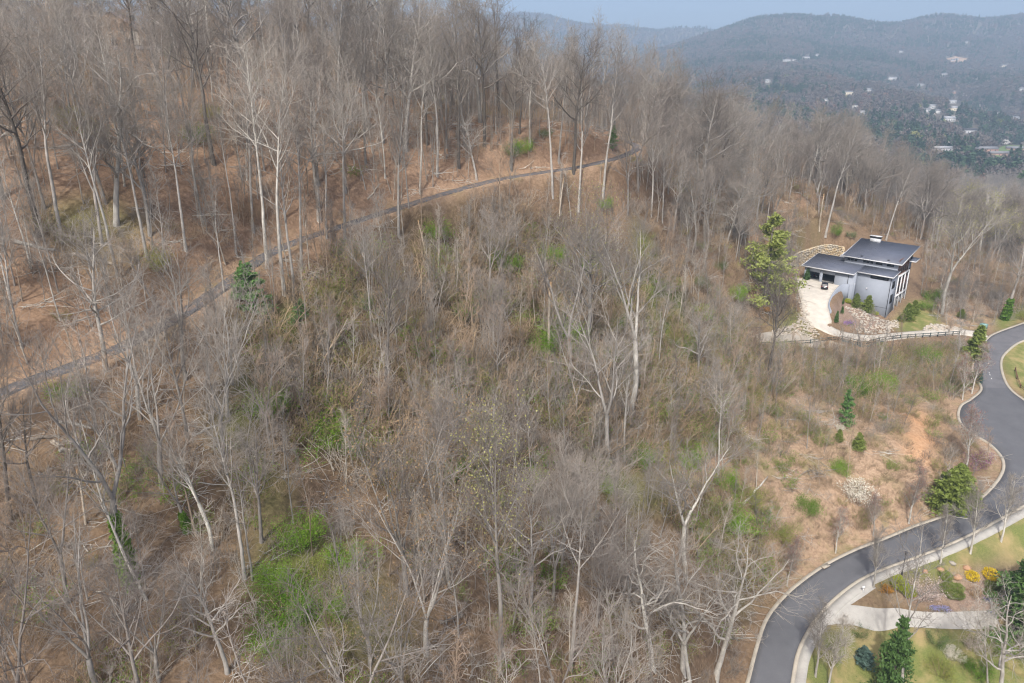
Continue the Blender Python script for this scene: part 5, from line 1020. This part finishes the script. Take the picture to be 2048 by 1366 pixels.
BR_OLV = [clump(21+i, 2.6, 1.6, M_STEM_TAN, leaf=M_LEAF2, nleaf=520) for i in range(2)]; BR_GRN = [clump(26+i, 2.2, 1.6, M_STEM_TAN, 26, leaf=M_LEAF, nleaf=800) for i in range(2)]
WHIP = [clump(51+i, 4.2, 1.5, (M_STEM_TAN, M_STEM_GREY)[i], 9, 5, 2, -.03, .012, sr=(.028, .05)) for i in range(2)]
DRY = [clump(31+i, .9, 1.2, M_STEM_TAN, 46, 2, 0, .12, .010) for i in range(2)]
KINDS = BR_TAN+BR_MAU+BR_OLV+BR_GRN+DRY+WHIP              # 0-2 tan, 3-5 mauve, 6-7 olive, 8-9 green, 10-11 dry grass
KEEP = [[(1812,852),(1844,836),(1862,872),(1858,912),(1838,926),(1818,895)],[(1596,560),(1612,590),(1600,640),(1500,660),(1480,705),(1700,700),(1930,680),(1990,700),(2000,660),(1880,655),(1840,600),(1840,490),(1690,455),(1600,490)], [(1640,1262),(1650,1190),(1760,1150),(1960,1062),(2060,1000),(2200,1000),(2200,1500),(1560,1500)], [(1990,690),(2060,655),(2200,700),(2200,810),(2040,800),(2010,760)],[(1950,800),(2060,790),(2150,880),(2060,1010),(1990,980)]]
PXr = np.stack([ROAD_L, (ROAD_L+ROAD_R)/2, ROAD_R, ROAD_L*.75+ROAD_R*.25, ROAD_L*.25+ROAD_R*.75], 1).reshape(-1, 3)
def clear_of(X, Y, Z):
    px, py, d = project(X, Y, Z); m = np.ones(len(X), bool)
    for p in KEEP: m &= ~inpoly(px, py, p)
    for S, dd in ((PATH_C, 2.7), (PXr, 2.4), (DRIVE_C, 4.0)):
        dm = np.full(len(X), 1e9)
        for i in range(0, len(S)): dm = np.minimum(dm, (X-S[i, 0])**2+(Y-S[i, 1])**2)
        m &= dm > dd*dd
    for b, s in GSPOT:                                                    # leave the bright shrubs in the open
        bx, by, bd = project(*b); w = s*.38*FPX/bd; m &= ~((np.abs(px-bx) < w) & (py > by-.25*s*FPX/bd) & (py < by+2.6*FPX/bd) & (np.abs(d-bd) < 14))
    return m, px, py, d
def field(n, y1=300, x0=-110, x1=230, y0=26):
    X = rs.uniform(x0, x1, n); Y = rs.uniform(y0, y1, n); Z = gz(X, Y); m, px, py, d = clear_of(X, Y, Z)
    m &= (px > -160) & (px < 2200) & (py > 60) & (py < 1560); return X[m], Y[m], Z[m], px[m], py[m]
X, Y, Z, px, py = field(62000)
nb = noise2(X/9, Y/9, 5, 3); nk = noise2(X/13+40, Y/13, 8, 3)
Z_CENT = [(500,650),(760,480),(900,415),(1150,440),(1330,520),(1450,620),(1480,720),(1430,900),(1180,980),(900,1020),(640,960),(520,800)]
Z_RIGHT = [(1300,560),(1480,640),(1700,705),(1930,690),(1950,760),(1900,800),(1700,830),(1560,1000),(1560,1190),(1430,1200),(1300,950)]
Z_BANK = [(1560,800),(1700,820),(1900,790),(1920,860),(1980,920),(1880,1000),(1700,1080),(1560,1180)]
Z_LOWER = [(-160,950),(300,900),(620,980),(900,1010),(1200,980),(1430,1180),(1500,1560),(-160,1560)]
Z_RIDGE = [(1200,420),(1330,560),(1480,650),(1570,640),(1585,560),(1520,500),(1560,450),(1700,460),(1850,480),(1900,600),(2200,600),(2200,400),(1700,400),(1400,320),(1280,300)]
ic, ir, ib, il, ig = [inpoly(px, py, p) for p in (Z_CENT, Z_RIGHT, Z_BANK, Z_LOWER, Z_RIDGE)]
dens = np.full(len(X), .045); dens[il] = .15; dens[ig] = .30; dens[ir] = .42; dens[ib] = .27; dens[ic] = .30
dens *= np.clip(1+nb*1.1, .15, 2)
area = (340*274)/62000.
keep = rs.random(len(X)) < dens*area*1.0
X, Y, Z, px, py, nb, nk, ic, ir, ib, il, ig = [a[keep] for a in (X, Y, Z, px, py, nb, nk, ic, ir, ib, il, ig)]
n = len(X); u = rs.random(n); ng = noise2(X/7+11, Y/7, 77, 3); idx = np.where(nk > .1, rs.integers(3, 6, n), rs.integers(0, 3, n))
gsel = (u < .09) | (ic & (u < .24)) | (il & (u < .24)) | (ir & (u < .50)) | (ib & (u < .22)); idx = np.where(gsel, rs.integers(6, 8, n), idx); idx = np.where((u < .03) | (ir & (u < .20)) | (ic & (u < .07)) | (il & (u < .09)), rs.integers(8, 10, n), idx); idx = np.where(ib & (u > .45), rs.integers(10, 12, n), idx); idx = np.where((ic | ir) & (u > .62), rs.integers(12, 14, n), idx); idx = np.where((ng > .26) & (ic | ir | il) & (u < .75), np.where(u < .4, rs.integers(8, 10, n), rs.integers(6, 8, n)), idx)
scl = np.where(ic, rs.uniform(.8, 1.6, n), np.where(ir, rs.uniform(.6, 1.3, n), np.where(ib, rs.uniform(.5, 1.0, n), rs.uniform(.45, 1.15, n))))*np.clip(1+nb*.4, .6, 1.4)
print('clumps', n)
for sel, nm, lab in ((ic, 'thicket', 'dense tangle of tan and mauve bare shrubs filling the middle of the slope'), (ir | ib, 'bank_brush', 'mixed brown and greening brush on the bank above the road'), (~(ic | ir | ib), 'undergrowth', 'scattered bare undergrowth beneath the trees')):
    scatter(nm, lab, KINDS, np.stack([X, Y, Z], -1)[sel], scl[sel], rs.uniform(0, 6.28, sel.sum()), .14, idx[sel])
# dry grass and low weeds on the bank, sticks on the leafy slope
X, Y, Z, px, py = field(16000, 230, -20, 160, 80); ib = inpoly(px, py, Z_BANK) | inpoly(px, py, [(1500,760),(1900,760),(1900,1000),(1560,1190),(1400,1100)]); ib &= rs.random(len(X)) < .55
scatter('dry_grass', 'dry tan grass and weeds on the cut bank', DRY, np.stack([X, Y, Z], -1)[ib], rs.uniform(.5, 1.1, ib.sum()), rs.uniform(0, 6.28, ib.sum()), .2)
def sticks(seed):
    r = np.random.default_rng(seed); n = 26; S = np.stack([r.uniform(-2, 2, n), r.uniform(-2, 2, n), r.uniform(.0, .15, n)], -1); a = r.uniform(0, 6.28, n); D = nrm(np.stack([np.cos(a), np.sin(a), r.normal(0, .12, n)], -1)); P, R = grow(r, S, D, r.uniform(.6, 4.2, n), r.uniform(.014, .062, n)**1.0, 4, 0, .12, .4); V, Q, A = pack([(P, R, 4, .1)]); return new_mesh('sticks', V, [Q], M_PALE if seed % 2 else M_GREY, False, {'tw': A})
X, Y, Z, px, py = field(5200); m = rs.random(len(X)) < .55; m &= ~inpoly(px, py, Z_CENT)
scatter('fallen_sticks', 'fallen sticks and branches strewn over the leaf litter', [sticks(i) for i in range(4)], np.stack([X, Y, Z], -1)[m], rs.uniform(.6, 1.2, m.sum()), rs.uniform(0, 6.28, m.sum()), .12)
# saplings
SAP = [bare_tree(200+i, (M_TAN, M_GREY, M_MAUVE, M_STEM_GREY)[i], 7, .06, .3, 12, .6, .25, 5, 3, 0, .09, .08, twig=.010) for i in range(4)]
def joined(p):
    V, Q, A = [], [], []; n = 0
    for k in ('trunk', 'crown'):
        m = p[k]; v = np.empty(len(m.vertices)*3, np.float32); m.vertices.foreach_get('co', v); q = np.empty(len(m.loops), np.int32); m.loops.foreach_get('vertex_index', q); a = np.empty(len(m.vertices), np.float32); m.attributes['tw'].data.foreach_get('value', a)
        V.append(v.reshape(-1, 3)); Q.append(q.reshape(-1, 4)+n); A.append(a); n += len(V[-1])
    return new_mesh('tree', np.concatenate(V), [np.concatenate(Q)], m.materials[0], False, {'tw': np.concatenate(A)})
X, Y, Z, px, py = field(26000); ic, ir, ib, il, ig = [inpoly(px, py, p) for p in (Z_CENT, Z_RIGHT, Z_BANK, Z_LOWER, Z_RIDGE)]
dens = np.full(len(X), .105); dens[il] = .055; dens[ig] = .08; dens[ir] = .05; dens[ib] = .006; dens[ic] = .09; keep = rs.random(len(X)) < dens*(340*274)/26000.
P = np.stack([X, Y, Z], -1)[keep]; print('saplings', len(P))
scatter('saplings', 'thin bare saplings crowded between the larger trees', [joined(p) for p in SAP], P, rs.uniform(.55, 1.8, len(P)), rs.uniform(0, 6.28, len(P)), .07)
# the woods behind the ridge and down toward the valley
BG = [joined(p) for p in SPEC['mauve']+SPEC['poplar'][:2]+SPEC['oak'][:2]+SPEC['vase'][:2]]
X = rs.uniform(-260, 620, 9000); Y = rs.uniform(165, 760, 9000); Z = gz(X, Y); px, py, d = project(X, Y, Z)
crest = np.interp(px, [-400, 0, 280, 600, 760, 950, 1100, 1270, 1400, 1500, 1650, 1760, 1900, 2048, 2400], [150, 140, 160, 166, 172, 180, 188, 190, 196, 205, 226, 244, 238, 236, 232])
m = (px > -250) & (px < 2300) & (Y > crest+3) & ~((px > 185) & (px < 345) & (Y < 175)) & (rs.random(9000) < np.clip(1.0-(Y-250)/1400, .4, 1))
mm, *_ = clear_of(X, Y, Z); m &= mm; m &= ~inpoly(px, py, [(1560,440),(1700,430),(1880,560),(1990,640),(1990,700),(1560,700)])
P = np.stack([X, Y, Z], -1)[m]; print('bg trees', len(P))
scatter('far_slope_woods', 'bare brown woods falling away behind the ridge and the grey house', BG, P, rs.uniform(.8, 1.15, len(P))*np.where((P[:, 0] > 20) & (P[:, 1] < 330), 1.22, 1.), rs.uniform(0, 6.28, len(P)), .04)
# greening trees low on the right
X = rs.uniform(120, 300, 900); Y = rs.uniform(230, 520, 900); Z = gz(X, Y); px, py, d = project(X, Y, Z); m = inpoly(px, py, [(1900,400),(2060,360),(2100,560),(1950,520),(1880,470)]) & (rs.random(900) < .3)
def budded(p): 
    r = np.random.default_rng(3); return leaf_mesh('buds', r, p['tips']+r.normal(0, .12, p['tips'].shape), .22, M_BUD)
P = np.stack([X, Y, Z], -1)[m]; scatter('budding_treetops', 'yellow green budding treetops at the right edge below the field', [budded(SPEC['vase'][0]), budded(SPEC['oak'][0])], P, rs.uniform(.8, 1.15, len(P)), rs.uniform(0, 6.28, len(P)), .03)
# far mountainsides: small crowns, bare and evergreen
def far_crown(seed, H, R, mat, n, size, cone=False):
    r = np.random.default_rng(seed); d = nrm(r.normal(0, 1, (n, 3)))*r.uniform(.3, 1, (n, 1))**.5; P = d*[R, R, H*.36]+[0, 0, H*.62]
    if cone: u = r.uniform(0, 1, n); a = r.uniform(0, 6.28, n); q = R*(1-u)*np.sqrt(r.uniform(.3, 1, n)); P = np.stack([q*np.cos(a), q*np.sin(a), H*(.12+.88*u)], -1)
    V, Q = quads(r, P, size, 2.0); t0, q0 = tubes(np.array([[[0, 0, -2], [0, 0, H*.7]]], float), np.array([[.25, .1]]), 3)
    return new_mesh('far_crown', np.concatenate([V, t0]), [np.concatenate([Q, q0+len(V)])], mat)
def farmat(name, c1, c2): 
    n = NT(name, .95, .1); n.color(n.mix(n.rand(), c1, c2)); return n.m
F_BARE = farmat('far_bare', (.11, .098, .085), (.16, .138, .12)); F_RED = farmat('far_reddish', (.15, .09, .07), (.19, .12, .09)); F_EVER = farmat('far_evergreen', (.03, .06, .036), (.06, .10, .05)); F_PALE = farmat('far_blossom', (.5, .47, .44), (.62, .6, .58)); F_BUD = farmat('far_budding', (.16, .18, .06), (.22, .22, .08))
FK = [far_crown(i, 17, 5.5, F_BARE, 70, 1.7) for i in range(3)]+[far_crown(5, 16, 5, F_RED, 70, 1.6), far_crown(6, 19, 4.6, F_EVER, 90, 2.0, True), far_crown(7, 15, 5.5, F_EVER, 90, 2.2), far_crown(8, 10, 5, F_PALE, 60, 1.6), far_crown(9, 15, 5.5, F_BUD, 70, 1.6)]
FH = [(1573,124,24,9,0,2,'wide white house high on the far slope, left of the pair'),(1588,123,12,8,0,2,'small white house beside the wide one high on the far slope'),(1612,117,22,9,0,0,'white house above the wide one on the far slope'),(1634,112,8,7,0,2,'tiny white house right of the upper far pair'),(1801,105,12,8,0,0,'lone grey roofed house high under the right hand ridge'),(1714,167,15,9,1,1,'cream house on the far slope at mid valley'),(1696,189,22,9,1,0,'cream house beside a green lawn across the valley'),(1738,184,12,9,0,2,'small white house right of the cream lawn house'),(1784,159,24,9,0,2,'long white house in the middle of the far slope'),(1841,172,22,9,0,0,'white house with grey roof right of the long white one'),(1905,122,10,8,2,1,'dark roofed house in the tan clearing'),(1913,121,9,8,0,2,'white house in the tan clearing'),(1932,86,10,8,0,0,'small house on the upper right mountainside'),(2008,134,16,9,1,0,'pale house on the right of the far slope'),(1888,151,16,8,2,0,'grey house below the tan clearing'),(2044,181,16,10,0,0,'white house at the right edge of the far slope'),(1905,206,16,9,0,2,'white roofed house above the lane'),(1908,221,14,10,1,2,'cream sunlit house beside the lane'),(1865,217,14,9,0,2,'white house left of the lane'),(1853,224,13,9,2,0,'grey house at the lower left of the lane'),(1875,226,10,8,0,0,'small white house at the lane side'),(1898,242,18,12,0,2,'large bright white house below the lane'),(1938,266,20,12,2,1,'house with dark roof and pale gable low in the valley'),(1709,216,10,9,0,1,'small dark roofed house at the near side of the valley'),(1723,230,10,9,0,2,'small white house just above the ridge trees'),(2030,240,14,9,2,2,'grey house among evergreens at right'),(1996,230,8,7,0,2,'tiny white house at right mid valley'),(1908,187,8,7,3,0,'small brick house in the far woods'),(1650,205,9,8,0,2,'little white house beyond the ridge treetops'),(1535,165,12,8,0,2,'white house glimpsed left of the ridge trees'),(1885,302,26,8,2,2,'long low white roofed building on the valley floor'),(1970,303,34,12,3,0,'long brick building with pale roof beside the field'),(1998,312,30,10,3,0,'second long building beside the field'),(2036,302,34,12,3,0,'brick school like building at the right edge of the field')]
nf = 150000; R_ = np.sqrt(rs.uniform(640**2, 4900**2, nf)); az = rs.uniform(-.36, .72, nf); X = R_*np.sin(az); Y = R_*np.cos(az); Z = gz(X, Y); px, py, d = project(X, Y, Z)
m = (px > 940) & (px < 2120) & (py > -20) & (py < 380) | ((px > -60) & (px <= 940) & (py < 150) & (rs.random(nf) < .5))
m &= rs.random(nf) < np.clip(1.25-R_/5200, .2, 1)
CLEAR = [(1990,308,30),(2035,302,34),(1885,301,22),(1913,122,24),(2008,133,12),(1901,221,14),(1908,243,12),(1938,266,12),(1578,122,10),(1612,116,9),(1784,158,9),(1715,167,9),(1840,172,8),(1695,189,9),(1866,228,12)]
for cx, cy, hw_, *_r in FH:
    hd = hit(cx, cy, dmin=600)
    if hd is None: continue
    sc_ = FPX/hd[1]; m &= ~((np.abs(px-cx) < hw_*sc_*.6+3) & (py > cy-2) & (py < cy+15*sc_+1))
for cx, cy, w in CLEAR: m &= ~(((px-cx)/w)**2+((py-cy)/(w*.34))**2 < 1)
X, Y, Z, px, py = X[m], Y[m], Z[m], px[m], py[m]; n = len(X); ev = noise2(X/150, Y/150, 31, 3); u = rs.random(n)
idx = rs.integers(0, 3, n); idx = np.where(u < .08, 3, idx); idx = np.where((ev > .12) & (u < .6) | (u > .88), rs.integers(4, 6, n), idx); idx = np.where((u > .915) & (u < .921) & (Y < 2300), 6, idx); idx = np.where((u > .90) & (u < .912) & (Y < 2000), 7, idx)
print('far', n)
scatter('far_mountain_woods', 'hazy bare and evergreen woods covering the far mountainsides', FK, np.stack([X, Y, Z], -1), rs.uniform(.65, 1.25, n), rs.uniform(0, 6.28, n), .03, idx)
# clearings, houses and sheds across the valley
M_FARLAWN = simple('far_lawn', (.12, .17, .06), .9, .1, .2, .05); M_FARCLAY = simple('far_clay', (.36, .26, .18), .9, .1, .2, .05)
def far_patch(name, poly, mat, label):
    W = []
    for p in poly:
        q = hit(*p, dmin=500)
        if q is not None: W.append(q)
    if len(W) > 2: drape(name, None, mat, 1.2, 14, label, W)
far_patch('field', [(1965,298),(2010,291),(2070,292),(2090,312),(2020,322),(1985,312)], M_FARLAWN, 'green playing field on the valley floor at the right edge')
far_patch('clearing', [(1892,118),(1910,113),(1945,120),(1958,128),(1925,133),(1898,130)], M_FARCLAY, 'bare tan clearing cut into the far mountainside')
far_patch('lane', [(1858,241),(1862,241),(1878,222),(1886,212),(1883,212),(1872,224)], M_GRAVEL, 'pale lane between houses across the valley')
FW = [simple('far_wall_white', (.46, .46, .455), .8), simple('far_wall_cream', (.62, .56, .44), .8), simple('far_wall_grey', (.42, .42, .43), .8), simple('far_wall_brick', (.35, .22, .17), .8)]; FR = [simple('far_roof_grey', (.20, .20, .21), .8), simple('far_roof_dark', (.06, .06, .065), .8), simple('far_roof_pale', (.36, .37, .39), .7)]
for bx, by, w, dp, wm, rm, lab in FH:
    b = hit(bx, by, dmin=600)
    if b is None: continue
    h = 5.5 if w < 25 else 4.5; rz = rs.uniform(-.5, .5); o = thing('far_house' if w < 25 else 'far_building', lab, 'house' if w < 25 else 'building', b+[0, 0, 0], rz, 'houses across the valley'); MB().box(-w/2, w/2, -dp/2, dp/2, -4, h).build('wall', FW[wm], o)
    pk = h+dp*.28; MB().add([(-w/2-.6, -dp/2-.6, h-.1), (w/2+.6, -dp/2-.6, h-.1), (w/2+.6, dp/2+.6, h-.1), (-w/2-.6, dp/2+.6, h-.1), (-w/2-.6, 0, pk), (w/2+.6, 0, pk)], [(0, 1, 5, 4), (2, 3, 4, 5), (0, 3, 2, 1)], [(0, 4, 3), (1, 2, 5)]).build('roof', FR[rm], o)
    for k in range(2 if w < 14 else 4):
        x = -w/2+w*(k+.7)/(2.4 if w < 14 else 4.4); MB().box(x-.7, x+.7, -dp/2-.06, -dp/2-.003, 1.2, 3.0).build('window', M_GLASS, o)
b = hit(1757, 330, dmin=262, dmax=900); b = atD(1757, 330, 330) if b is None else b; b[2] = gz(b[0], b[1])+4; nh = thing('valley_house', 'tan house with grey hipped roof half hidden behind the ridge end trees', 'house', b-[0, 0, 1], .3); MB().box(-7, 7, -5, 5, -9, 3.2).build('wall', FW[1], nh)
MB().add([(-8, -6, 3.1), (8, -6, 3.1), (8, 6, 3.1), (-8, 6, 3.1), (-3, 0, 6.2), (3, 0, 6.2)], [(0, 1, 5, 4), (2, 3, 4, 5), (0, 3, 2, 1)], [(1, 2, 5), (3, 0, 4)]).build('roof', FR[0], nh)
for x in (-4, 0, 4): MB().box(x-.8, x+.8, -5.06, -5.003, .6, 2.4).build('window', M_GLASS, nh)
# ------------------------------------------------------------------ the air between here and the mountains
hz = NT('haze_air'); t = hz.t; t.nodes.remove(hz.b); pv = t.nodes.new('ShaderNodeVolumePrincipled'); pv.inputs['Color'].default_value = (.56, .75, .98, 1); pv.inputs['Density'].default_value = 2.3e-4; pv.inputs['Anisotropy'].default_value = .0; t.links.new(pv.outputs[0], t.nodes['Material Output'].inputs['Volume'])
zlo, zhi = float(ZZ.min())-1.5, max(float(ZZ.max())+30, CAM_Z+40)
x0, x1, y0, y1 = GX[0]-20, GX[-1]+20, GY[0]-20, GY[-1]+20
tag(MB().box(x0, x1, y0, y1, zlo, zhi).build('haze', hz.m), 'thin blue haze filling the valley air', kind='stuff')
